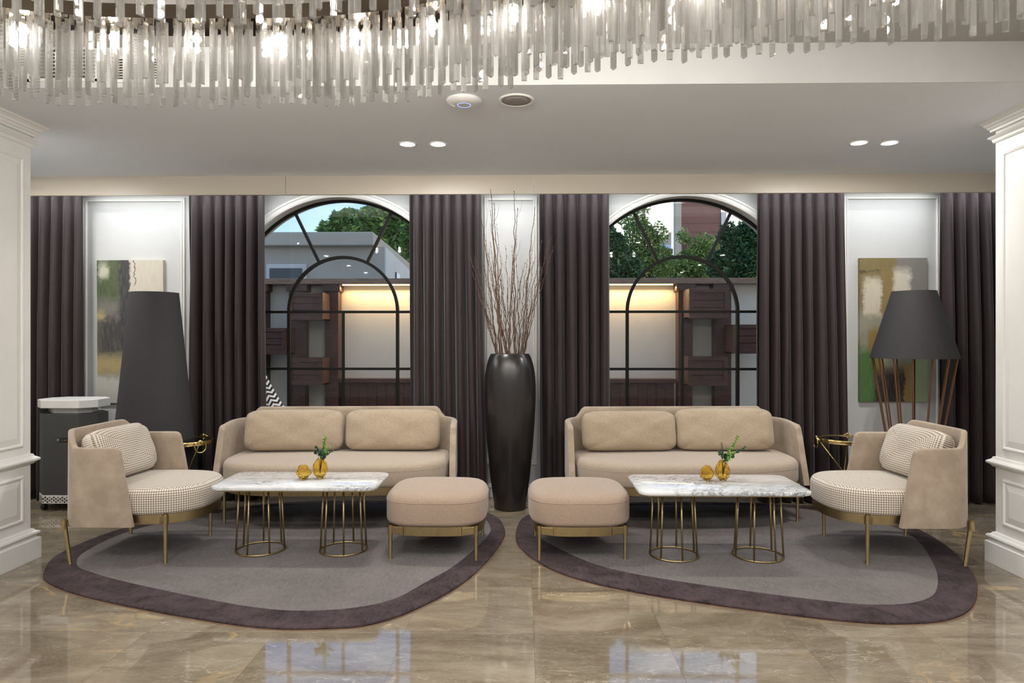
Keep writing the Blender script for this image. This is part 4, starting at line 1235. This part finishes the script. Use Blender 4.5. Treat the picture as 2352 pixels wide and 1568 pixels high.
# ------------------------------------------------------------------ ceiling fittings
DL = [on_z(*q, Z_SOFFIT) for q in ((936, 330), (1006, 330), (1973, 327), (2043, 327))]
DL += [Vector((DL[0].x - 3.07, DL[0].y, Z_SOFFIT)), Vector((DL[1].x - 3.07, DL[1].y, Z_SOFFIT))]
for i, p in enumerate(DL):
    lab = ['recessed round downlight, left one of the pair above the branch vase', 'recessed round downlight, right one of the pair above the branch vase',
           'recessed round downlight, left one of the pair near the right pillar', 'recessed round downlight, right one of the pair near the right pillar',
           'recessed round downlight behind the left pillar, outer one', 'recessed round downlight behind the left pillar, inner one'][i]
    t = thing('downlight', lab, 'ceiling light', (p.x, p.y, Z_SOFFIT), 0, 'recessed downlights in the lowered ceiling')
    MB().lathe([(.050, 0), (.062, 0), (.062, -.004), (.056, -.007), (.050, -.006), (.050, 0)], n=32, cap0=False, cap1=False).build('trim_ring', 'white_plastic', t)
    MB().lathe([(.050, -.003), (.050, -.001)], n=32).build('lens', 'lamp_disc', t)
    area_light('downlight_lamp', (p.x, p.y, Z_SOFFIT - .012), .09, .09, 8, (1.0, .97, .92), shape='DISK')
p = on_z(1066, 229, Z_SOFFIT); t = thing('wifi_access_point', 'round white wireless access point with blue ring on the ceiling', 'access point', (p.x, p.y, Z_SOFFIT))
MB().lathe([(.095, 0), (.098, -.006), (.092, -.016), (.06, -.028), (.03, -.031)], n=48).build('body', 'white_plastic', t)
MB().tube([(.036 * math.cos(2 * PI * q / 40), .036 * math.sin(2 * PI * q / 40), -.0305) for q in range(40)], .0016, 6, closed=True).build('status_ring', 'blue_ring', t)
p = on_z(1186, 229, Z_SOFFIT); t = thing('ceiling_speaker', 'round recessed ceiling speaker with grey grille beside the access point', 'speaker', (p.x, p.y, Z_SOFFIT))
MB().lathe([(.082, 0), (.098, 0), (.098, -.005), (.090, -.009), (.082, -.007), (.082, 0)], n=48, cap0=False, cap1=False).build('rim', 'white_plastic', t)
MB().lathe([(.083, -.002), (.082, -.006), (.04, -.010), (.002, -.011)], n=48).build('grille', 'speaker_grille', t)
# air grilles on the fascia behind the chandelier
def grille(label, xa, xb, ya, yb, cols):
    a = on_y(xa, yb, Y_FASCIA - .02); b = on_y(xb, ya, Y_FASCIA - .02); w, h = b.x - a.x, b.z - a.z
    t = thing('air_grille', label, 'vent', ((a.x + b.x) / 2, Y_FASCIA - .006, a.z))
    mb = MB(); mb.b2((-w / 2, -.010, 0), (-w / 2 + .012, 0, h)); mb.b2((w / 2 - .012, -.010, 0), (w / 2, 0, h)); mb.b2((-w / 2, -.010, 0), (w / 2, 0, .012)); mb.b2((-w / 2, -.010, h - .012), (w / 2, 0, h))
    for k in range(1, cols): mb.b2((-w / 2 + w * k / cols - .003, -.009, 0), (-w / 2 + w * k / cols + .003, -.002, h))
    mb.build('frame', 'white_plastic', t)
    MB().b2((-w / 2 + .01, -.0015, .01), (w / 2 - .01, 0, h - .01)).build('backing', 'black_plastic', t)
    mb = MB(); n = 9
    for k in range(n): mb.box((0, -.005, .016 + (h - .03) * k / (n - 1)), (w - .02, .009, .005), Matrix.Rotation(R(30), 3, 'X'))
    mb.build('slats', 'white_plastic', t)
grille('white air grille on the ceiling step behind the crystal chandelier, left one', 60, 222, 104, 186, 7)
grille('white air grille on the ceiling step behind the crystal chandelier, right one', 262, 382, 126, 188, 6)

# ------------------------------------------------------------------ chandelier
def build_chandelier():
    rnd = random.Random(5)
    zb = 2.33; zt = 2.645
    far = []
    for x, y in ((-120, 222), (0, 228), (125, 240), (250, 247), (400, 250), (500, 250), (600, 250), (700, 249), (800, 245), (900, 238), (1000, 226), (1100, 212), (1200, 200), (1300, 183), (1400, 168), (1500, 154), (1600, 149), (1700, 140), (1800, 126), (1900, 112), (2000, 104), (2100, 97), (2200, 92), (2300, 84), (2420, 74)):
        p = on_z(x, y, zb); far.append(Vector((p.x, p.y)))
    near = []
    for x, y in ((-160, 60), (0, 64), (150, 66), (300, 68), (450, 72), (600, 70), (750, 62), (900, 54), (1000, 50), (1100, 42), (1200, 36), (1300, 24), (1450, 8), (1600, -12), (1800, -40), (2050, -60), (2300, -75), (2500, -90)):
        p = on_z(x, y, zb); near.append(Vector((p.x, p.y)))
    def resample(pl, step):
        L = [0]
        for i in range(1, len(pl)): L.append(L[-1] + (pl[i] - pl[i - 1]).length)
        out = []; s_ = 0
        while s_ < L[-1]:
            i = max(j for j in range(len(L)) if L[j] <= s_); i = min(i, len(pl) - 2)
            out.append(pl[i].lerp(pl[i + 1], (s_ - L[i]) / (L[i + 1] - L[i]))); s_ += step
        return out
    t = thing('chandelier', 'long wave-shaped chandelier hung with rows of clear triangular crystal prisms', 'chandelier', (0, 2.4, Z_CEIL))
    def loc(x, y, z): return (x, y - 2.4, z - Z_CEIL)
    # mirror-steel trays carrying the prisms
    def tray(name, line, inner, outer):
        a = []; b = []
        for i, p in enumerate(line):
            d = (line[min(i + 1, len(line) - 1)] - line[max(i - 1, 0)]).normalized(); n = Vector((-d.y, d.x))
            a.append(p - n * inner); b.append(p + n * outer)
        mb = MB(); rings = []
        for p, q in zip(a, b): rings.append([loc(p.x, p.y, zt + .006), loc(q.x, q.y, zt + .006), loc(q.x, q.y, zt + .062), loc(p.x, p.y, zt + .062)])
        mb.loft(rings, True, True, False); return mb.build(name, 'steel', t)
    tray('tray', resample(far, .06), .125, .035); tray('tray', resample(near, .06), .16, .05)
    # hanging rods to the ceiling
    for k, p in enumerate(resample(far, .8) + resample(near, .8)):
        MB().tube([loc(p.x, p.y, zt + .06), loc(p.x, p.y, Z_CEIL)], .005, 8).build('suspension_rod', 'steel', t)
    spots = []
    def rows(line, offs, step, lo, hi):
        for ri, (off, base) in enumerate(offs):
            L = resample(line, step)
            for i, p in enumerate(L):
                d = (L[min(i + 1, len(L) - 1)] - L[max(i - 1, 0)]).normalized(); n = Vector((-d.y, d.x))
                q = p + n * (off + rnd.uniform(-.006, .006)) + d * (step * (.5 if ri % 2 else 0) + rnd.uniform(-.008, .008))
                spots.append((q.x, q.y, zb + base + rnd.uniform(lo, hi)))
    rows(far, ((-.005, 0), (-.045, .028), (-.08, .012), (-.115, .062)), .05, -.004, .024)
    rows(near, ((.03, .02), (-.03, .0), (-.09, .03)), .062, 0, .045)
    def prism_mesh(z0, ang, s_=.0128):
        mb = MB(); tri = [(s_ * math.cos(ang + a), s_ * math.sin(ang + a)) for a in (0, 2 * PI / 3, 4 * PI / 3)]
        mb.loft([[(x * .9, y * .9, z0) for x, y in tri], [(x, y, z0 + .002) for x, y in tri], [(x, y, zt - .006) for x, y in tri]], True, True, False)
        return mb
    # the lowest-hanging, best visible ones are parts of their own
    def vis(s_):
        x, y, z = s_; d = y
        px_ = 1176 + F_PX * (x + y * math.sin(YAW)) / d; py_ = 780 - F_PX * (z - EYE) / d
        return px_, py_
    scored = []
    for s_ in spots:
        px_, py_ = vis(s_)
        if -60 < px_ < 2420 and py_ > -30: scored.append((-py_ if py_ < 330 else 0, s_))
    scored.sort(key=lambda a: a[0])
    # spread the hundred single parts over the whole width
    top = [s_ for _, s_ in scored][:]
    chosen = []; bins = {}
    for s_ in top:
        b = int(vis(s_)[0] // 98); bins.setdefault(b, [])
        if len(bins[b]) < 4: bins[b].append(s_); chosen.append(s_)
        if len(chosen) >= 98: break
    cs = set(chosen)
    allm = MB(); pins = MB()
    for s_ in spots:
        x, y, z = s_; ang = rnd.choice((PI / 2, PI / 2, -PI / 2)) + rnd.uniform(-.18, .18)
        m = prism_mesh(z, ang)
        px_, py_ = vis(s_)
        if not (-90 < px_ < 2450): continue
        if s_ in cs:
            m.v = [(a, b, c - zt) for a, b, c in m.v]; m.build('crystal_prism', 'crystal', t, loc=loc(x, y, zt))
        else:
            o = len(allm.v); allm.v += [loc(a + x, b + y, c) for a, b, c in m.v]
            allm.f += [tuple(i + o for i in f) for f in m.f]; allm.sm += m.sm
        pins.tube([loc(x, y, zt - .006), loc(x, y, zt + .008)], .0012, 4)
    o = allm.build('crystal_prisms', 'crystal', t); o['kind'] = 'stuff'
    o = pins.build('hooks', 'dark_metal', t); o['kind'] = 'stuff'
    # lamps between the rows
    def bulbs(line, step, off, first=0.0):
        L = resample(line, .01); k = int(first / .01)
        while k < len(L):
            p = L[k]; d = (L[min(k + 1, len(L) - 1)] - L[max(k - 1, 0)]).normalized(); n = Vector((-d.y, d.x)); q = p + n * off
            b = MB().lathe([(.013, .006), (.013, -.014), (.010, -.018)], loc(q.x, q.y, zt), 16).build('socket', 'steel', t)
            MB().lathe([(.006, -.018), (.015, -.026), (.018, -.036), (.015, -.047), (.004, -.053)], loc(q.x, q.y, zt), 16).build('bulb', 'bulb', b)
            pl = bpy.data.lights.new('chandelier_lamp', 'POINT'); pl.energy = 9; pl.color = (1, .96, .90); pl.shadow_soft_size = .016
            po = bpy.data.objects.new('chandelier_lamp', pl); po.location = (q.x, q.y, zt - .075); COL.objects.link(po)
            k += int(step / .01)
    bulbs(far, .345, -.032, .28); bulbs(near, .42, -.045, .2)
build_chandelier()

# ------------------------------------------------------------------ outside: garden wall
YG = 8.15
def build_garden():
    struct(MB().b2((-9, 6.1, -.15), (9, 40, -.03)).build('ground_patio', 'ground'))
    zc0 = EYE + 128 * 8.0 / F_PX; zc1 = EYE + 141 * 8.0 / F_PX
    struct(MB().b2((-8, YG, -.03), (8, YG + .2, zc0)).build('wall_garden', 'plaster_out'))
    o = MB().b2((-8, 7.97, zc0), (8, YG + .24, zc1)).build('trim_10', 'cap_wood', bevel=.004); struct(o)
    # LED line under the cap
    xl, xr = on_y(779, 650, 8.0).x, on_y(1553, 650, 8.0).x
    o = MB().b2((xl + .03, 8.03, zc0 - .012), (xr - .03, 8.05, zc0 - .001)).build('light_strip', 'led_warm')
    tag(o, 'warm glowing light strip under the cap of the garden wall', 'light strip')
    # timber pilasters
    def pil(x0, x1, label, side):
        a, b = on_y(x0, 700, 8.0).x, on_y(x1, 700, 8.0).x; w = b - a
        t = thing('timber_pilaster', label, 'pilaster', ((a + b) / 2, 8.075, -.03))
        h = zc0 + .03
        mb = MB(); mb.b2((-w / 2, -.075, 0), (w / 2, .072, h))
        mb.build('post', 'dark_wood', t, bevel=.004)
        MB().b2((-w / 2 - .025, -.10, h - .085), (w / 2 + .025, .072, h - .002)).build('capital', 'dark_wood', t, bevel=.004)
    pil(593, 611, 'dark timber pilaster on the garden wall, half behind the curtain of the left window', 1)
    pil(664, 701, 'dark timber pilaster carrying crates, outside the left window', 1)
    pil(746, 777, 'dark timber pilaster beside the lit recess, outside the left window', 1)
    pil(1558, 1591, 'dark timber pilaster beside the lit recess, outside the right window', 1)
    pil(1642, 1680, 'dark timber pilaster carrying crates, outside the right window', 1)
    # slatted crates hung on the pilasters
    def crate(x0, x1, y0, y1, label):
        Yf = 7.70; a = on_y(x0, y1, Yf); b = on_y(x1, y0, Yf); w, h = b.x - a.x, b.z - a.z; d = .29
        t = thing('wooden_crate', label, 'crate', ((a.x + b.x) / 2, Yf + d / 2, a.z))
        f = .045
        mb = MB(); y = -d / 2
        for (p, q) in (((-w / 2, 0), (w / 2, f)), ((-w / 2, h - f), (w / 2, h)), ((-w / 2 + .001, f), (-w / 2 + f, h - f)), ((w / 2 - f, f), (w / 2 - .001, h - f))):
            mb.b2((p[0], y - .012, p[1]), (q[0], y + .01, q[1]))
        mb.build('front_frame', 'dark_wood', t, bevel=.003)
        mb = MB(); n = 3
        for k in range(n):
            z0 = f + (h - 2 * f) * k / n; z1 = f + (h - 2 * f) * (k + 1) / n - .008
            mb.b2((-w / 2 + .02, y + .001, z0), (w / 2 - .02, y + .009, z1))
        mb.build('slats', 'dark_wood', t)
        mb = MB()
        mb.b2((-w / 2, y + .01, 0), (-w / 2 + .015, d / 2, h)); mb.b2((w / 2 - .015, y + .01, 0), (w / 2, d / 2, h)); mb.b2((-w / 2, y + .01, 0), (w / 2, d / 2, .015)); mb.b2((-w / 2, d / 2 - .015, 0), (w / 2, d / 2, h))
        mb.build('box', 'dark_wood', t)
    crate(664, 742, 672, 735, 'slatted wooden crate hung high on the garden wall outside the left window')
    crate(588, 657, 753, 814, 'slatted wooden crate hung at middle height, partly behind the curtain of the left window')
    crate(664, 742, 822, 884, 'slatted wooden crate hung low on the garden wall outside the left window')
    crate(1582, 1673, 663, 731, 'slatted wooden crate hung high on the garden wall outside the right window')
    crate(1682, 1765, 745, 812, 'slatted wooden crate hung at middle height, partly behind the curtain of the right window')
    crate(1580, 1671, 819, 886, 'slatted wooden crate hung low on the garden wall outside the right window')
    # timber bench with plank back inside the recess
    xl, xr = on_y(781, 650, 8.0).x, on_y(1551, 650, 8.0).x; zt = EYE - 90 * 7.95 / F_PX
    t = thing('garden_bench', 'dark plank bench back running along the garden wall below the light strip', 'bench', ((xl + xr) / 2, 8.0, -.03))
    w = xr - xl; h = zt + .03
    n = int(w / .105); mb = MB()
    for k in range(n): mb.b2((-w / 2 + w * k / n + .002, .05, .2), (-w / 2 + w * (k + 1) / n - .002, .15, h - .05))
    mb.build('plank_back', 'dark_wood', t)
    MB().b2((-w / 2, -.02, h - .05), (w / 2, .15, h)).build('top_rail', 'dark_wood', t, bevel=.004)
    MB().b2((-w / 2, -.40, .36), (w / 2, .15, .42)).build('seat', 'dark_wood', t, bevel=.004)
    mb = MB().b2((-w / 2, -.36, 0), (w / 2, .10, .36)); mb.build('base', 'dark_wood', t)
    # trim strips framing the recess
    for p_, nm in ((785, 'left'), (1548, 'right')):
        pass
build_garden()

# ------------------------------------------------------------------ outside: buildings
def build_far():
    # weathered house beyond the left window; local frame turned a little
    c = on_y(886, 600, 12.0)
    t = thing('garden_house', 'grey weathered flat-roofed house beyond the garden wall', 'house', (c.x, 12.0, -.03), R(0))
    zt = EYE + 245 * 12 / F_PX + .03; zb = EYE + 214 * 12 / F_PX + .03
    W = 5.2; sx = .55      # far side wall recedes to the right
    front = MB().add([(-W, 0, 0), (0, 0, 0), (0, 0, zb), (-W, 0, zb), (-W, 3, 0), (-.30, 4.8, 0), (-.30, 4.8, zb), (-W, 3, zb)],
                     [(0, 1, 2, 3), (5, 4, 7, 6), (3, 2, 6, 7), (4, 0, 3, 7), (0, 4, 5, 1)])
    front.build('front_wall', 'concrete', t)
    MB().add([(0, 0, 0), (-.30, 4.8, 0), (-.30, 4.8, zb), (0, 0, zb)], [(0, 1, 2, 3)]).build('side_wall', 'concrete_light', t, solid=.02)
    e = .20
    MB().add([(-W, -e, zb - .0), (-e * .9, -e, zb), (-e * .9, -e, zt), (-W, -e, zt), (-W, 3, zb), (-.36, 4.9, zb), (-.36, 4.9, zt), (-W, 3, zt)],
             [(0, 1, 2, 3), (1, 5, 6, 2), (3, 2, 6, 7), (4, 0, 3, 7), (0, 4, 5, 1), (5, 4, 7, 6)]).build('roof_slab', 'concrete', t, bevel=.02)
    a = on_y(612, 650, 11.97); b = on_y(704, 606, 11.97)
    fr = MB().b2((a.x - c.x, -.05, a.z + .03 - .3), (b.x - c.x, .0, b.z + .03)).build('window_surround', 'concrete_light', t, bevel=.01)
    MB().b2((a.x - c.x + .07, -.07, a.z + .03 - .25), (b.x - c.x - .07, -.05, b.z - .05)).build('window_opening', 'dark_glass', fr)
    x0, y0 = -.10, 1.6
    MB().box((x0 + .005, y0, 2.55), (.05, .55, .36), Matrix.Rotation(math.atan2(.30, 4.8), 3, 'Z')).build('side_opening', 'dark_glass', t)
    # brown clad tower beyond the right window
    a = on_y(1564, 620, 30); b = on_y(1656, 440, 30)
    t = thing('tower_block', 'tall brown clad tower with beige corner column seen through the right window', 'building', ((a.x + b.x) / 2, 30, 0))
    w = b.x - a.x
    MB().b2((-w / 2, 0, 0), (w / 2, .8, 9.6)).build('clad_wall', 'cladding', t)
    cw = on_y(1563, 600, 30).x - on_y(1545, 600, 30).x
    MB().b2((-w / 2 - cw * .75, -.1, 0), (-w / 2, .3, 9.8)).build('corner_column', 'concrete', t)
    MB().b2((w / 2, -.05, 0), (w / 2 + .22, .5, 7.0)).build('side_column', 'concrete_light', t)
    a = on_y(1505, 620, 36); b = on_y(1542, 562, 36)
    t = thing('distant_building', 'small pale blue building far off left of the brown tower', 'building', ((a.x + b.x) / 2, 36, 0))
    w = b.x - a.x
    blue = plain('pale_blue_render', srgb(160, 182, 214), .8)
    MB().b2((-w / 2, 0, 0), (w / 2, 4, b.z)).build('walls', blue, t)
    MB().add([(-w / 2, 0, b.z), (w / 2, 0, b.z), (w / 2, 0, b.z + .7), (w / 2, 4, b.z), (-w / 2, 4, b.z), (w / 2, 4, b.z + .7)], [(0, 1, 2), (4, 5, 3), (0, 2, 5, 4), (1, 3, 5, 2)]).build('roof', 'concrete', t)
    mb = MB()
    for k in range(3):
        for j in range(3): mb.b2((-w / 2 + .15 + k * w / 3, -.02, b.z - .5 - j * .7), (-w / 2 + .15 + k * w / 3 + .22, 0, b.z - .2 - j * .7))
    mb.build('windows', 'dark_glass', t)
build_far()

# ------------------------------------------------------------------ outside: trees
def tree(name, label, base, blobs, n, leaf, mat, seed, trunk=.08, group=None, limbs=6):
    """blobs: (x,z,y offset, rx,rz,ry) crown volumes relative to base; leaves scattered over them"""
    rnd = random.Random(seed); t = thing(name, label, 'tree', base, 0, group)
    mb = MB(); tot = sum(b[3] * b[4] * b[5] for b in blobs)
    for (bx, bz, by, rx, rz, ry) in blobs:
        m = int(n * rx * rz * ry / tot)
        for _ in range(m):
            # clustered towards the surface of the volume
            d = Vector((rnd.gauss(0, 1), rnd.gauss(0, 1), rnd.gauss(0, 1))).normalized(); q = rnd.random() ** .35
            q *= 1 + .10 * math.sin(6 * d.x + seed) * math.cos(5 * d.z + seed * 2)
            c = Vector((bx + d.x * rx * q, by + d.y * ry * q, bz + d.z * rz * q))
            s_ = leaf * rnd.uniform(.6, 1.3)
            a = Vector((rnd.uniform(-1, 1), rnd.uniform(-1, 1), rnd.uniform(-.4, .9))).normalized(); b = a.cross(Vector((rnd.uniform(-1, 1), rnd.uniform(-1, 1), rnd.uniform(-1, 1)))).normalized()
            o = len(mb.v); mb.v += [tuple(c - a * s_), tuple(c + b * s_ * .42), tuple(c + a * s_), tuple(c - b * s_ * .42)]
            mb.f.append((o, o + 1, o + 2, o + 3)); mb.sm.append(False)
    mb.build('crown', mat, t)
    tk = MB(); cx_ = sum(b[0] for b in blobs) / len(blobs); zlow = min(b[1] for b in blobs)
    tk.tube([(0, 0, 0), (0, 0, zlow * .5), (cx_ * .4, 0, zlow)], [trunk, trunk * .8, trunk * .6], 8)
    for i in range(limbs):
        b = rnd.choice(blobs); e = (b[0] + rnd.uniform(-.5, .5) * b[3], b[2] + rnd.uniform(-.3, .3) * b[5], b[1] + rnd.uniform(0, .6) * b[4])
        tk.tube([(cx_ * .3, 0, zlow * .8), ((e[0] + cx_ * .3) / 2 + rnd.uniform(-.1, .1), e[1] / 2, (zlow * .8 + e[2]) / 2), e], [trunk * .5, trunk * .3, trunk * .12], 6)
    tk.build('trunk', 'twig', t)
def rel(base, px_, py_, rpx, rpy, dy=0, ry=None):
    Y = base[1] + dy; p = on_y(px_, py_, Y); k = Y / F_PX
    return (p.x - base[0], p.z - base[2], dy, rpx * k, rpy * k, ry or rpx * k * .7)
b = (on_y(880, 700, 22).x, 22, 0)
tree('broadleaf_tree', 'dense green tree rising behind the grey house', b, [rel(b, 850, 530, 70, 52), rel(b, 775, 530, 45, 28), rel(b, 800, 508, 45, 28), rel(b, 925, 560, 65, 60), rel(b, 950, 630, 70, 70, 1), rel(b, 1000, 560, 60, 70), rel(b, 880, 500, 50, 30)], 34000, .125, 'fol_a', 3, .16)
b = (on_y(1400, 700, 9.6).x, 9.6, 0)
tree('garden_shrub', 'dark leafy shrub at the left edge behind the garden wall, right window', b, [rel(b, 1400, 590, 45, 60), rel(b, 1385, 550, 35, 35), rel(b, 1435, 615, 40, 40)], 8500, .045, 'fol_b', 4, .05)
b = (on_y(1478, 700, 10.4).x, 10.4, 0)
tree('garden_shrub', 'airy light green tree left of the brown tower, right window', b, [rel(b, 1470, 555, 42, 52), rel(b, 1495, 600, 55, 42), rel(b, 1455, 505, 34, 30), rel(b, 1512, 540, 26, 30), rel(b, 1480, 480, 16, 14)], 5200, .033, 'fol_c', 5, .05, limbs=14)
b = (on_y(1580, 700, 11.8).x, 11.8, 0)
tree('garden_shrub', 'low bushy growth in front of the brown tower, right window', b, [rel(b, 1560, 618, 60, 30), rel(b, 1620, 615, 55, 36), rel(b, 1595, 590, 40, 24), rel(b, 1618, 562, 36, 26), rel(b, 1570, 545, 18, 22)], 6500, .036, 'fol_c', 6, .05, limbs=14)
b = (on_y(1700, 700, 9.9).x, 9.9, 0)
tree('garden_shrub', 'dark green tree at the right edge behind the garden wall, right window', b, [rel(b, 1705, 590, 55, 60), rel(b, 1735, 545, 50, 50), rel(b, 1665, 610, 40, 42), rel(b, 1675, 540, 28, 30)], 10000, .042, 'fol_b', 7, .06, limbs=12)
